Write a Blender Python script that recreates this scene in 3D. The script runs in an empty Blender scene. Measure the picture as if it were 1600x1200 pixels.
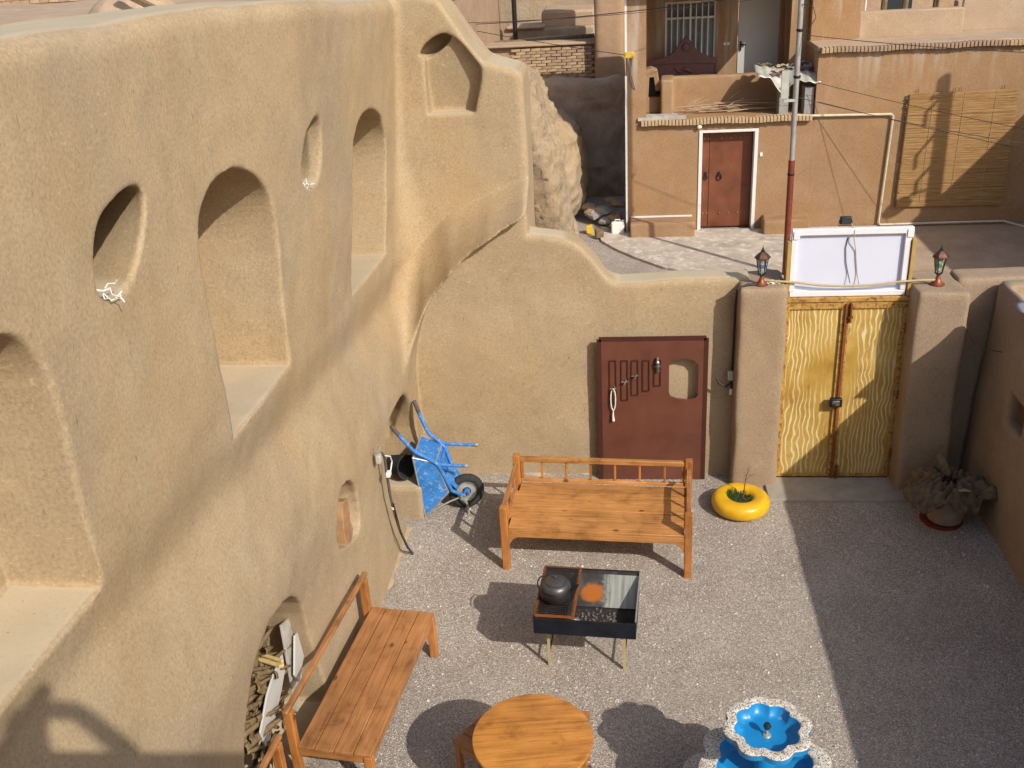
import bpy, math, random
import numpy as np
from mathutils import Vector, Matrix
S = bpy.context.scene
COL = S.collection
R = math.radians
random.seed(7)

# ------------------------------------------------------------------ camera, sky, sun, exposure
def look_camera():
    P, ROLL, YAW = R(25), R(3.5), R(7)
    d = Vector((0, math.cos(P), -math.sin(P))); r = Vector((1, 0, 0)); u = r.cross(d)
    ir = math.cos(ROLL) * r - math.sin(ROLL) * u
    iu = math.sin(ROLL) * r + math.cos(ROLL) * u
    m = Matrix((ir, iu, -d)).transposed()
    m = Matrix.Rotation(YAW, 3, 'Z') @ m
    cd = bpy.data.cameras.new('camera'); co = bpy.data.objects.new('camera', cd); COL.objects.link(co)
    co.matrix_world = Matrix.Translation((0, 0, 5.8)) @ m.to_4x4()
    cd.sensor_width = 36; cd.lens = 36 * 1550 / 1600; cd.clip_start = .05; cd.clip_end = 900
    S.camera = co
look_camera()
SUN = Vector((.68, -.74, .755)).normalized()
w = bpy.data.worlds.new('World'); S.world = w; w.use_nodes = True
nt = w.node_tree
bg = nt.nodes['Background']; sky = nt.nodes.new('ShaderNodeTexSky'); sky.sky_type = 'NISHITA'
sky.sun_disc = False; sky.sun_elevation = R(37); sky.sun_rotation = math.atan2(.68, -.74)
sky.air_density = 1.0; sky.dust_density = 2.5; sky.ozone_density = 1.0
nt.links.new(sky.outputs[0], bg.inputs[0]); bg.inputs[1].default_value = .14
sl = bpy.data.lights.new('sun', 'SUN'); sl.energy = 4.3; sl.angle = R(.55); sl.color = (1, .93, .83)
so = bpy.data.objects.new('sun', sl); COL.objects.link(so)
so.rotation_euler = (-SUN).to_track_quat('-Z', 'Y').to_euler()
S.view_settings.view_transform = 'Standard'; S.view_settings.look = 'None'
S.view_settings.exposure = .0; S.view_settings.gamma = 1
S.render.engine = 'CYCLES'

# ------------------------------------------------------------------ materials
MATS = {}
def _m(name, rough=.9, spec=.25):
    m = bpy.data.materials.new(name); m.use_nodes = True
    b = m.node_tree.nodes['Principled BSDF']
    b.inputs['Roughness'].default_value = rough
    b.inputs['Specular IOR Level'].default_value = spec
    MATS[name] = m
    return m, m.node_tree, b
def N(nt, t, **k):
    n = nt.nodes.new(t)
    for a, v in k.items():
        if a in n.inputs.keys() and not hasattr(n, a): n.inputs[a].default_value = v
        else: setattr(n, a, v)
    return n
def ramp(nt, src, stops):
    r = nt.nodes.new('ShaderNodeValToRGB'); e = r.color_ramp.elements
    while len(e) < len(stops): e.new(.5)
    for i, (p, c) in enumerate(stops):
        e[i].position = p; e[i].color = (*c, 1) if len(c) == 3 else c
    nt.links.new(src, r.inputs[0]); return r.outputs[0]
def noise(nt, scale, detail=4, rough=.55, vec=None, dist=0):
    n = nt.nodes.new('ShaderNodeTexNoise'); n.inputs['Scale'].default_value = scale
    n.inputs['Detail'].default_value = detail; n.inputs['Roughness'].default_value = rough
    n.inputs['Distortion'].default_value = dist
    if vec: nt.links.new(vec, n.inputs['Vector'])
    return n.outputs['Fac']
def coords(nt, scale=(1, 1, 1), rot=(0, 0, 0)):
    t = nt.nodes.new('ShaderNodeTexCoord'); mp = nt.nodes.new('ShaderNodeMapping')
    mp.inputs['Scale'].default_value = scale; mp.inputs['Rotation'].default_value = rot
    nt.links.new(t.outputs['Object'], mp.inputs[0]); return mp.outputs[0]
def mix(nt, a, b, fac, mode='MIX'):
    m = nt.nodes.new('ShaderNodeMix'); m.data_type = 'RGBA'; m.blend_type = mode
    for i, v in ((0, fac), (6, a), (7, b)):
        if isinstance(v, bpy.types.NodeSocket): nt.links.new(v, m.inputs[i])
        else: m.inputs[i].default_value = v if i == 0 else (*v, 1)
    return m.outputs[2]
def bump(nt, b, h, strength, dist=.01, prev=None):
    n = nt.nodes.new('ShaderNodeBump'); n.inputs['Strength'].default_value = strength
    n.inputs['Distance'].default_value = dist; nt.links.new(h, n.inputs['Height'])
    if prev: nt.links.new(prev, n.inputs['Normal'])
    nt.links.new(n.outputs[0], b.inputs['Normal']); return n.outputs[0]

def mud(name, base, stain, pale, rough_amt=1.0, specks=.5, stain_amt=.8, level_pale=None):
    m, nt, b = _m(name, .95, .1)
    v = coords(nt)
    big = noise(nt, .7, 6, .6, v, .4)
    c = mix(nt, base, stain, ramp(nt, big, [(.42, (0, 0, 0)), (.72, (stain_amt,) * 3)]))
    med = noise(nt, 2.3, 7, .65, v, .2)
    c = mix(nt, c, pale, ramp(nt, med, [(.45, (0, 0, 0)), (.8, (.8,) * 3)]))
    tint = noise(nt, .45, 3, .5, v, .8)
    c = mix(nt, c, ramp(nt, tint, [(.30, (1.04, .98, .88)), (.5, (1, 1, 1)), (.70, (.98, .98, 1.03))]), 1.0, 'MULTIPLY')
    blot = noise(nt, 1.6, 8, .7, v, .5)
    c = mix(nt, c, ramp(nt, blot, [(.3, (.88, .89, .87)), (.46, (1, 1, 1)), (.72, (1.07, 1.06, 1.05))]), .8, 'MULTIPLY')
    fine = noise(nt, 55, 4, .7, v)
    c = mix(nt, c, (.5, .5, .5), .0)
    c2 = mix(nt, c, ramp(nt, fine, [(.25, (.72,) * 3), (.5, (1,) * 3), (.75, (1.2,) * 3)]), 1.0, 'MULTIPLY')
    # straw: stretched specks in two directions
    v1 = coords(nt, (75, 75, 12), (.5, .2, .9)); v2 = coords(nt, (12, 68, 75), (.2, .9, .3))
    s1 = ramp(nt, noise(nt, 1, 2, .5, v1), [(.685, (0, 0, 0)), (.76, (specks,) * 3)])
    s2 = ramp(nt, noise(nt, 1, 2, .5, v2), [(.685, (0, 0, 0)), (.76, (specks,) * 3)])
    if level_pale:   # paler colour on level, up-facing surfaces such as sills
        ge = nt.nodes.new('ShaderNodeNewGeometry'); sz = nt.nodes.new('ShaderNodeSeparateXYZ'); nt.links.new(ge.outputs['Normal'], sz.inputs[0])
        c2 = mix(nt, c2, level_pale, ramp(nt, sz.outputs[2], [(.88, (0, 0, 0)), (.985, (.75,) * 3)]))
    dk = tuple(x * .42 for x in base); lt = tuple(min(1, x * 1.5) for x in base)
    c3 = mix(nt, c2, dk, s1); c3 = mix(nt, c3, lt, s2)
    chip = mix(nt, ramp(nt, noise(nt, 34, 3, .6, v), [(.63, (0, 0, 0)), (.67, (.7,) * 3)]), ramp(nt, noise(nt, 2.1, 3, .5, v), [(.52, (0, 0, 0)), (.62, (1,) * 3)]), 1.0, 'MULTIPLY')
    c3 = mix(nt, c3, tuple(min(1, x * 1.35) for x in base), chip)
    if name == 'mud_house':   # lime run-off below the brick course
        sz_ = nt.nodes.new('ShaderNodeSeparateXYZ'); nt.links.new(v, sz_.inputs[0])
        hz = ramp(nt, sz_.outputs[2], [(0, (0, 0, 0)), (1, (1, 1, 1))])
        mr = nt.nodes.new('ShaderNodeMapRange'); mr.inputs[1].default_value = 2.55; mr.inputs[2].default_value = 3.3; nt.links.new(sz_.outputs[2], mr.inputs[0])
        stv = ramp(nt, noise(nt, 1, 3, .6, coords(nt, (5, 5, .5))), [(.48, (0, 0, 0)), (.68, (.75,) * 3)])
        c3 = mix(nt, c3, (.47, .40, .33), mix(nt, stv, mr.outputs[0], 1.0, 'MULTIPLY'))
        c3 = mix(nt, c3, (.43, .36, .29), ramp(nt, noise(nt, 1.1, 5, .6, coords(nt, (1, 1, .45), (0, 0, .4))), [(.58, (0, 0, 0)), (.74, (.55,) * 3)]))
    # hairline cracks
    vo = nt.nodes.new('ShaderNodeTexVoronoi'); vo.feature = 'DISTANCE_TO_EDGE'; vo.inputs['Scale'].default_value = 2.2
    vd = nt.nodes.new('ShaderNodeMix'); vd.data_type = 'VECTOR'; vd.inputs[0].default_value = .12
    nn = nt.nodes.new('ShaderNodeTexNoise'); nn.inputs['Scale'].default_value = 5; nn.inputs['Detail'].default_value = 5
    nt.links.new(v, nn.inputs['Vector']); nt.links.new(v, vd.inputs[4]); nt.links.new(nn.outputs['Color'], vd.inputs[5])
    nt.links.new(vd.outputs[1], vo.inputs['Vector'])
    cr = ramp(nt, vo.outputs['Distance'], [(0, (1, 1, 1)), (.007, (0, 0, 0))])
    gate = ramp(nt, noise(nt, 1.3, 3, .5, v), [(.58, (0, 0, 0)), (.68, (.5,) * 3)])
    crk = mix(nt, cr, gate, 1.0, 'MULTIPLY')
    c4 = mix(nt, c3, tuple(x * .5 for x in base), crk)
    nt.links.new(c4, b.inputs['Base Color'])
    n1 = bump(nt, b, noise(nt, 9, 8, .66, v), .20 * rough_amt, .03)
    n2 = bump(nt, b, noise(nt, 110, 4, .75, v), .30 * rough_amt, .006, n1)
    return m
mud('mud_plaster', (.385, .290, .178), (.288, .232, .158), (.41, .328, .215), .75, .8, .6, level_pale=(.50, .43, .31))
mud('mud_gate', (.33, .242, .155), (.28, .21, .145), (.38, .29, .195), .6, .35)
mud('mud_house', (.325, .200, .106), (.275, .185, .108), (.37, .25, .155), .3, .12, .7)
mud('mud_rough', (.39, .30, .20), (.25, .19, .13), (.49, .395, .29), 5.5, .8)
mud('mud_roof', (.42, .31, .215), (.34, .25, .175), (.50, .39, .28), .9, .3)
mud('mud_shade', (.44, .34, .25), (.34, .265, .19), (.52, .42, .32), 2.4, .3)
mud('mud_distant', (.42, .29, .19), (.34, .24, .17), (.50, .37, .26), 2.2, .4)

def gravel():
    m, nt, b = _m('gravel', .95, .2)
    v = coords(nt)
    vo = nt.nodes.new('ShaderNodeTexVoronoi'); vo.inputs['Scale'].default_value = 120
    nt.links.new(v, vo.inputs['Vector'])
    sep = nt.nodes.new('ShaderNodeSeparateColor'); nt.links.new(vo.outputs['Color'], sep.inputs[0])
    c = ramp(nt, sep.outputs[0], [(0, (.28, .235, .20)), (.3, (.44, .385, .335)), (.6, (.54, .485, .43)), (.86, (.63, .575, .515)), (1, (.82, .78, .71))])
    c = mix(nt, c, (.36, .27, .2), ramp(nt, sep.outputs[1], [(.75, (0, 0, 0)), (.9, (.5,) * 3)]))
    big = noise(nt, 1.6, 4, .6, v)
    c = mix(nt, c, ramp(nt, big, [(.3, (.86, .84, .82)), (.7, (1.10, 1.10, 1.08))]), 1.0, 'MULTIPLY')
    dirt = noise(nt, .9, 6, .7, v, 1.0)
    c = mix(nt, c, (.40, .32, .23), ramp(nt, dirt, [(.56, (0, 0, 0)), (.74, (.35,) * 3)]))
    ed = ramp(nt, vo.outputs['Distance'], [(.0, (1,) * 3), (.75, (.66,) * 3)])
    c = mix(nt, c, ed, .75, 'MULTIPLY')
    nt.links.new(c, b.inputs['Base Color'])
    inv = ramp(nt, vo.outputs['Distance'], [(0, (1, 1, 1)), (.8, (0, 0, 0))])
    bump(nt, b, inv, .9, .008)
gravel()

def plain(name, col, rough=.6, spec=.4, metal=0, var=.15, scale=8, bmp=.15, wear=None, wear_at=.62, coat=0):
    m, nt, b = _m(name, rough, spec)
    b.inputs['Metallic'].default_value = metal
    if coat: b.inputs['Coat Weight'].default_value = coat; b.inputs['Coat Roughness'].default_value = .15
    v = coords(nt); n = noise(nt, scale, 6, .6, v)
    c = ramp(nt, n, [(.25, tuple(x * (1 - var) for x in col)), (.75, tuple(min(1, x * (1 + var)) for x in col))])
    if wear:
        c = mix(nt, c, wear, ramp(nt, noise(nt, scale * 2.3, 8, .75, v, .3), [(wear_at, (0, 0, 0)), (wear_at + .08, (.9,) * 3)]))
    nt.links.new(c, b.inputs['Base Color'])
    if bmp: bump(nt, b, noise(nt, scale * 6, 5, .6, v), bmp, .004)
    return m
plain('white_paint', (.72, .70, .68), .5, .4, 0, .06)
plain('sign_white', (.60, .62, .74), .45, .4, 0, .04, 3, .05)
plain('banner_rim', (.70, .70, .74), .45, .4, 0, .05)
plain('red_board', (.125, .043, .026), .45, .5, 0, .25, 3, .2, (.22, .10, .07), .64)
plain('red_board_dark', (.06, .018, .012), .6, .3)
plain('door_brown', (.165, .055, .026), .5, .4, 0, .3, 3, .1, (.22, .09, .05), .62)
plain('iron_dark', (.03, .03, .032), .5, .5, .6, .3)
plain('brass', (.30, .20, .08), .4, .5, .9, .3)
plain('copper', (.34, .11, .055), .5, .5, .7, .4, 14, .1, (.07, .04, .03), .5)
plain('copper_dark', (.11, .055, .04), .5, .5, .6, .5, 16, .1, (.28, .10, .05), .58)
plain('black_plastic', (.02, .02, .022), .5, .4)
plain('black_cable', (.025, .022, .02), .6, .4)
plain('white_cable', (.70, .69, .64), .5, .4)
plain('tan_cable', (.42, .33, .18), .6, .3)
plain('ochre_board', (.40, .26, .07), .7, .3, 0, .2, 5, .2)
plain('yellow_paint', (.70, .40, .012), .36, .5, 0, .16, 7, .12, (.34, .20, .06), .66, .15)
plain('soil', (.07, .05, .035), .95, .1, 0, .5, 30, .8)
plain('leaf', (.045, .09, .025), .6, .3, 0, .4, 20, .1)
plain('twig', (.14, .08, .05), .8, .2)
plain('dry_twig', (.42, .30, .20), .85, .2, 0, .3)
plain('barrow_blue', (.03, .18, .50), .55, .4, 0, .3, 11, .15, (.33, .38, .43), .545)
plain('pale_metal', (.42, .42, .38), .45, .5, .5, .25, 12, .1, (.22, .12, .06), .66)
plain('rubber', (.035, .035, .036), .85, .25, 0, .3, 25, .2)
plain('grip_rubber', (.10, .085, .08), .8, .2, 0, .3, 25, .3)
plain('fountain_blue', (.008, .215, .50), .38, .5, 0, .16, 5, .08, (.12, .34, .50), .60, .1)
plain('clay_pot', (.30, .235, .17), .85, .2, 0, .2, 9, .2)
plain('burlap', (.16, .112, .070), .95, .1, 0, .5, 12, .8)
plain('concrete', (.44, .38, .31), .9, .2, 0, .3, 2.2, .4, (.62, .58, .52), .52)
plain('threshold', (.34, .31, .26), .9, .2, 0, .2, 6, .3)
plain('grey_block', (.30, .29, .28), .95, .1, 0, .2, 12, .6)
plain('brick_tan', (.46, .33, .20), .9, .1, 0, .25, 12, .4)
plain('brick_dull', (.36, .25, .17), .9, .1, 0, .25, 12, .5)
plain('shade_cloth', (.20, .11, .12), .9, .1, 0, .25, 9, .3)
plain('carved_wood', (.13, .065, .062), .6, .3, 0, .2, 9, .2)
plain('door_grey', (.50, .50, .47), .5, .3, 0, .04, 3, .02)
plain('curtain', (.24, .26, .25), .9, .1, 0, .2, 6, .1)
plain('glass_dark', (.04, .05, .055), .08, .6, 0, .1, 3, 0)
plain('pole_grey', (.36, .35, .33), .6, .4, .3, .25, 6, .2, (.25, .10, .06), .6)
plain('pole_red', (.20, .045, .028), .6, .4, .2, .3, 9, .2, (.30, .14, .09), .62)
plain('pipe_cream', (.58, .52, .38), .5, .3)
plain('sheet_metal', (.55, .56, .50), .45, .5, .4, .2, 5, .1)
plain('white_plastic', (.72, .72, .68), .5, .4)
plain('yellow_plastic', (.62, .42, .05), .5, .4)
plain('bulb_white', (.75, .75, .75), .4, .4)
plain('bulb_blue', (.03, .12, .45), .4, .4)
plain('bulb_green', (.04, .35, .12), .4, .4)
plain('wall_blue', (.16, .20, .26), .8, .2)
plain('orange_plaster', (.45, .20, .09), .9, .1, 0, .15, 3, .2)
plain('soot', (.035, .03, .028), .8, .3, .2, .5, 6, .4, (.11, .10, .095), .6)
plain('rust', (.24, .085, .025), .85, .2, .3, .4, 14, .5, (.05, .03, .02), .58)
plain('blue_steel', (.022, .027, .042), .4, .5, .6, .4, 8, .15, (.03, .03, .03), .58)
plain('bare_steel', (.30, .29, .27), .45, .5, .75, .4, 6, .1, (.08, .06, .05), .58)
plain('ash', (.16, .14, .13), .95, .1, 0, .7, 60, .8)
plain('foil', (.68, .74, .76), .3, .5, .3, .15)
plain('kettle_black', (.022, .021, .021), .5, .45, .3, .5, 10, .1)
plain('kettle_lid', (.10, .095, .095), .42, .5, .6, .4, 10, .1)
plain('bark', (.19, .135, .08), .9, .1, 0, .45, 18, .8)
plain('palm_dry', (.21, .15, .075), .85, .15, 0, .45, 14, .4)
plain('cane_yellow', (.60, .46, .20), .8, .15, 0, .3, 14, .3)  # pale yellow of the canes
plain('old_wood', (.40, .38, .34), .85, .15, 0, .3, 10, .3)
plain('split_wood', (.34, .20, .10), .75, .2, 0, .35, 10, .5)
plain('skin', (.45, .28, .2), .6, .3)
plain('shirt', (.12, .14, .2), .9, .1)
plain('solar_grey', (.25, .26, .3), .5, .4)

def grill_back():
    m, nt, b = _m('grill_back', .55, .4); b.inputs['Metallic'].default_value = .3
    v = coords(nt); st = noise(nt, 1, 4, .6, coords(nt, (45, 2, 2)))
    n = noise(nt, 7, 6, .7, v, .6)
    c = ramp(nt, n, [(.3, (.03, .028, .026)), (.55, (.07, .065, .06)), (.8, (.15, .14, .13))])
    sp = nt.nodes.new('ShaderNodeSeparateXYZ'); nt.links.new(v, sp.inputs[0])
    ad = nt.nodes.new('ShaderNodeMath'); ad.operation = 'MULTIPLY_ADD'; nt.links.new(n, ad.inputs[0]); ad.inputs[1].default_value = .25; nt.links.new(sp.outputs[0], ad.inputs[2])
    steel = ramp(nt, st, [(.3, (.22, .23, .20)), (.6, (.42, .44, .40)), (.8, (.30, .30, .27))])
    c = mix(nt, c, steel, ramp(nt, ad.outputs[0], [(.22, (0, 0, 0)), (.29, (.9,) * 3)]))
    ds = nt.nodes.new('ShaderNodeVectorMath'); ds.operation = 'DISTANCE'; nt.links.new(v, ds.inputs[0]); ds.inputs[1].default_value = (.02, .14, .556)
    a2 = nt.nodes.new('ShaderNodeMath'); a2.operation = 'MULTIPLY_ADD'; nt.links.new(noise(nt, 22, 5, .7, v), a2.inputs[0]); a2.inputs[1].default_value = .10; nt.links.new(ds.outputs['Value'], a2.inputs[2])
    c = mix(nt, c, (.42, .135, .02), ramp(nt, a2.outputs[0], [(.125, (1, 1, 1)), (.16, (0, 0, 0))]))
    nt.links.new(c, b.inputs['Base Color'])
grill_back()
def wood(name, base, dark, lengthwise=0):
    m, nt, b = _m(name, .42, .45)
    sc = [38, 38, 38]; sc[lengthwise] = 2.2
    v = coords(nt, tuple(sc)); o = coords(nt)
    oi = nt.nodes.new('ShaderNodeObjectInfo')
    ad = nt.nodes.new('ShaderNodeVectorMath'); ad.operation = 'ADD'
    cm = nt.nodes.new('ShaderNodeCombineXYZ'); ml = nt.nodes.new('ShaderNodeMath'); ml.operation = 'MULTIPLY'
    ml.inputs[1].default_value = 60; nt.links.new(oi.outputs['Random'], ml.inputs[0])
    for i in range(3): nt.links.new(ml.outputs[0], cm.inputs[i])
    nt.links.new(v, ad.inputs[0]); nt.links.new(cm.outputs[0], ad.inputs[1])
    g = noise(nt, 1, 6, .6, ad.outputs[0], .6)
    c = ramp(nt, g, [(.3, dark), (.52, base), (.8, tuple(min(1, x * 1.25) for x in base))])
    big = noise(nt, 2.5, 5, .6, o, .3)
    c = mix(nt, c, ramp(nt, big, [(.3, (.78,) * 3), (.7, (1.12,) * 3)]), 1.0, 'MULTIPLY')
    wr = noise(nt, 5, 7, .7, o, .4)
    c = mix(nt, c, ramp(nt, wr, [(.30, (.58, .53, .52)), (.46, (1, 1, 1)), (.70, (1.12, 1.16, 1.3))]), .9, 'MULTIPLY')
    hv = ramp(nt, oi.outputs['Random'], [(0, (.82, .80, .80)), (1, (1.12, 1.10, 1.06))])
    c = mix(nt, c, hv, 1.0, 'MULTIPLY')
    ks = [3.2, 3.2, 3.2]; ks[lengthwise] = 2.0
    kv = coords(nt, tuple(ks))
    vo = nt.nodes.new('ShaderNodeTexVoronoi'); vo.inputs['Scale'].default_value = 1.7
    ak = nt.nodes.new('ShaderNodeVectorMath'); ak.operation = 'ADD'
    nt.links.new(kv, ak.inputs[0]); nt.links.new(cm.outputs[0], ak.inputs[1]); nt.links.new(ak.outputs[0], vo.inputs['Vector'])
    kn = ramp(nt, vo.outputs['Distance'], [(.06, (1, 1, 1)), (.10, (.4,) * 3), (.15, (0, 0, 0))])
    c = mix(nt, c, tuple(x * .28 for x in base), kn)
    nt.links.new(c, b.inputs['Base Color'])
    bump(nt, b, g, .15, .003)
    return m
wood('pine_x', (.45, .215, .066), (.30, .125, .036), 0)
wood('pine_y', (.39, .180, .066), (.26, .105, .038), 1)
wood('pine_post', (.43, .175, .045), (.31, .11, .025), 2)
wood('pine_table', (.45, .195, .040), (.30, .115, .024), 0)

def gate_paint():
    m, nt, b = _m('gate_paint', .45, .4)
    o = coords(nt)
    # wobble x with noise of two sizes, then take stripes
    n1 = nt.nodes.new('ShaderNodeTexNoise'); n1.inputs['Scale'].default_value = 2.2; n1.inputs['Detail'].default_value = 1
    n2 = nt.nodes.new('ShaderNodeTexNoise'); n2.inputs['Scale'].default_value = 9; n2.inputs['Detail'].default_value = 1
    sx = coords(nt, (1, 1, .55)); nt.links.new(sx, n1.inputs[0]); nt.links.new(sx, n2.inputs[0])
    sp = nt.nodes.new('ShaderNodeSeparateXYZ'); nt.links.new(o, sp.inputs[0])
    def math_(op, a, bb, c=None):
        q = nt.nodes.new('ShaderNodeMath'); q.operation = op
        for i, v in enumerate((a, bb)):
            if isinstance(v, (int, float)): q.inputs[i].default_value = v
            else: nt.links.new(v, q.inputs[i])
        return q.outputs[0]
    x = math_('ADD', sp.outputs[0], math_('MULTIPLY', n1.outputs['Fac'], .22)); x = math_('ADD', x, math_('MULTIPLY', n2.outputs['Fac'], .085))
    st = math_('SINE', math_('MULTIPLY', x, 135), 0)
    line = mix(nt, ramp(nt, st, [(.35, (0, 0, 0)), (.85, (1, 1, 1))]), ramp(nt, noise(nt, 18, 3, .6, coords(nt, (1, 1, .3))), [(.3, (.4,) * 3), (.5, (1,) * 3)]), 1.0, 'MULTIPLY')
    c = ramp(nt, noise(nt, 3, 5, .6, o), [(.3, (.37, .21, .035)), (.55, (.48, .30, .065)), (.75, (.56, .39, .12))])
    msk = ramp(nt, noise(nt, 1.9, 3, .6, coords(nt, (1, 1, .35))), [(.38, (.05,) * 3), (.50, (1,) * 3)])
    c = mix(nt, c, (.70, .60, .36), mix(nt, line, msk, 1.0, 'MULTIPLY'))
    c = mix(nt, c, (.26, .10, .03), ramp(nt, noise(nt, 13, 6, .7, coords(nt, (1, 1, .4))), [(.58, (0, 0, 0)), (.72, (.75,) * 3)]))
    nt.links.new(c, b.inputs['Base Color'])
gate_paint()
plain('gate_frame_paint', (.46, .27, .07), .5, .4, 0, .25, 10, .1, (.17, .06, .025), .50)
def terrazzo():
    m, nt, b = _m('terrazzo', .7, .3)
    v = coords(nt); vo = nt.nodes.new('ShaderNodeTexVoronoi'); vo.inputs['Scale'].default_value = 165
    nt.links.new(v, vo.inputs['Vector'])
    sep = nt.nodes.new('ShaderNodeSeparateColor'); nt.links.new(vo.outputs['Color'], sep.inputs[0])
    c = ramp(nt, sep.outputs[0], [(0, (.05, .05, .06)), (.2, (.14, .13, .12)), (.34, (.55, .52, .46)), (1, (.72, .70, .64))])
    c = mix(nt, c, (.5, .34, .2), ramp(nt, sep.outputs[1], [(.78, (0, 0, 0)), (.84, (.7,) * 3)]))
    nt.links.new(c, b.inputs['Base Color']); bump(nt, b, vo.outputs['Distance'], .3, .004)
terrazzo()
def reed():
    m, nt, b = _m('reed', .8, .2)
    v = coords(nt, (3, 30, 60)); n = noise(nt, 1, 5, .7, v)
    c = ramp(nt, n, [(.3, (.23, .125, .045)), (.5, (.36, .21, .085)), (.7, (.48, .31, .15))])
    nt.links.new(c, b.inputs['Base Color'])
reed()
def glass():
    m, nt, b = _m('lamp_glass', .12, .5)
    b.inputs['Base Color'].default_value = (.8, .85, .82, 1); b.inputs['Transmission Weight'].default_value = .9
    b.inputs['IOR'].default_value = 1.2
glass()

# ------------------------------------------------------------------ mesh tools
class MB:
    def __init__(s): s.v = []; s.f = []
    def add(s, vs, fs):
        o = len(s.v); s.v += [tuple(p) for p in vs]; s.f += [tuple(i + o for i in f) for f in fs]; return s
    def box(s, x0, x1, y0, y1, z0, z1, jit=0):
        j = (lambda: random.uniform(-jit, jit)) if jit else (lambda: 0)
        vs = [(x + j(), y + j(), z + j()) for z in (z0, z1) for y in (y0, y1) for x in (x0, x1)]
        return s.add(vs, [(0, 2, 3, 1), (4, 5, 7, 6), (0, 1, 5, 4), (2, 6, 7, 3), (0, 4, 6, 2), (1, 3, 7, 5)])
    def bar(s, a, b, w, h, up=(0, 0, 1)):
        a = Vector(a); b = Vector(b); d = (b - a).normalized(); up = Vector(up)
        if abs(d.dot(up)) > .95: up = Vector((1, 0, 0))
        r = d.cross(up).normalized() * w / 2; u = r.cross(d).normalized() * h / 2
        vs = [p + q for p in (a, b) for q in (-r - u, r - u, r + u, -r + u)]
        return s.add(vs, [(0, 1, 2, 3), (4, 7, 6, 5), (0, 4, 5, 1), (1, 5, 6, 2), (2, 6, 7, 3), (3, 7, 4, 0)])
    def tube(s, pts, r, n=8, cap=True):
        pts = [Vector(p) for p in pts]; rr = r if isinstance(r, (list, tuple)) else [r] * len(pts)
        o = len(s.v); prev = None
        for i, p in enumerate(pts):
            d = (pts[min(i + 1, len(pts) - 1)] - pts[max(i - 1, 0)]).normalized()
            if prev is None:
                prev = d.orthogonal().normalized()
            prev = (prev - d * prev.dot(d))
            prev = prev.normalized() if prev.length > 1e-6 else d.orthogonal().normalized()
            q = d.cross(prev)
            for k in range(n):
                a = 2 * math.pi * k / n
                s.v.append(tuple(p + (prev * math.cos(a) + q * math.sin(a)) * rr[i]))
        for i in range(len(pts) - 1):
            for k in range(n):
                a = o + i * n + k; b = o + i * n + (k + 1) % n
                s.f.append((a, b, b + n, a + n))
        if cap:
            s.f.append(tuple(o + k for k in range(n))[::-1]); s.f.append(tuple(o + (len(pts) - 1) * n + k for k in range(n)))
        return s
    def lathe(s, prof, n=24, c=(0, 0, 0), lobes=0, amp=0, closed=False, caps=True):
        o = len(s.v); m = len(prof)
        for (r, z, *k) in prof:
            kk = k[0] if k else 1
            for i in range(n):
                a = 2 * math.pi * i / n
                q = r * (1 + amp * kk * (math.sqrt(math.cos(a * lobes / 2) ** 2 + .02) - .6)) if lobes else r
                s.v.append((c[0] + q * math.cos(a), c[1] + q * math.sin(a), c[2] + z))
        for j in range(m if closed else m - 1):
            for i in range(n):
                a = o + j * n + i; b = o + j * n + (i + 1) % n; j2 = ((j + 1) % m - j) * n
                s.f.append((a, b, b + j2, a + j2))
        if not closed and caps:
            if prof[0][0] > 0: s.f.append(tuple(o + i for i in range(n))[::-1])
            if prof[-1][0] > 0: s.f.append(tuple(o + (m - 1) * n + i for i in range(n)))
        return s
    def prism(s, poly, axis, a, b):
        """poly in the two other axes, extruded on axis from a to b"""
        def P(u, v, t): return {0: (t, u, v), 1: (u, t, v), 2: (u, v, t)}[axis]
        n = len(poly); vs = [P(u, v, a) for u, v in poly] + [P(u, v, b) for u, v in poly]
        return s.add(vs, [tuple(range(n))[::-1], tuple(range(n, 2 * n))] + [(i, (i + 1) % n, n + (i + 1) % n, n + i) for i in range(n)])
    def sheet(s, fn, nu, nv):
        o = len(s.v)
        for j in range(nv + 1):
            for i in range(nu + 1): s.v.append(tuple(fn(i / nu, j / nv)))
        for j in range(nv):
            for i in range(nu):
                a = o + j * (nu + 1) + i; s.f.append((a, a + 1, a + nu + 2, a + nu + 1))
        return s
def fix_normals(me):
    import bmesh
    bm = bmesh.new(); bm.from_mesh(me); bmesh.ops.recalc_face_normals(bm, faces=bm.faces); bm.to_mesh(me); bm.free()
def obj(name, mb, mat, parent=None, smooth=False, bevel=0, solid=0, angle=35, label=None, kind=None, world=True):
    me = bpy.data.meshes.new(name)
    me.from_pydata(mb.v, [], mb.f); me.update()
    if len(me.polygons) < 60000: fix_normals(me)
    me.materials.append(MATS[mat])
    if smooth or bevel:
        me.shade_smooth(); me.set_sharp_from_angle(angle=R(angle))
    o = bpy.data.objects.new(name, me); COL.objects.link(o)
    if parent:
        o.parent = parent
        if world and not parent.get('_l'):
            o.location = -Vector(parent.get('_w', (0, 0, 0)))
    if bevel:
        b = o.modifiers.new('bevel', 'BEVEL'); b.width = bevel; b.segments = 2; b.limit_method = 'ANGLE'; b.angle_limit = R(40)
    if solid:
        b = o.modifiers.new('solid', 'SOLIDIFY'); b.thickness = solid; b.offset = 0
    if label: o['label'] = label
    if kind: o['kind'] = kind
    return o
def sub(name, mb, mat, parent, **k):
    """a sub-part: its parent part already carries the offset"""
    o = obj(name, mb, mat, None, **k); o.parent = parent; return o
def tag(o, label, cat, group=None):
    o['label'] = label; o['category'] = cat
    if group: o['group'] = group
    return o
THINGS = []
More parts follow.
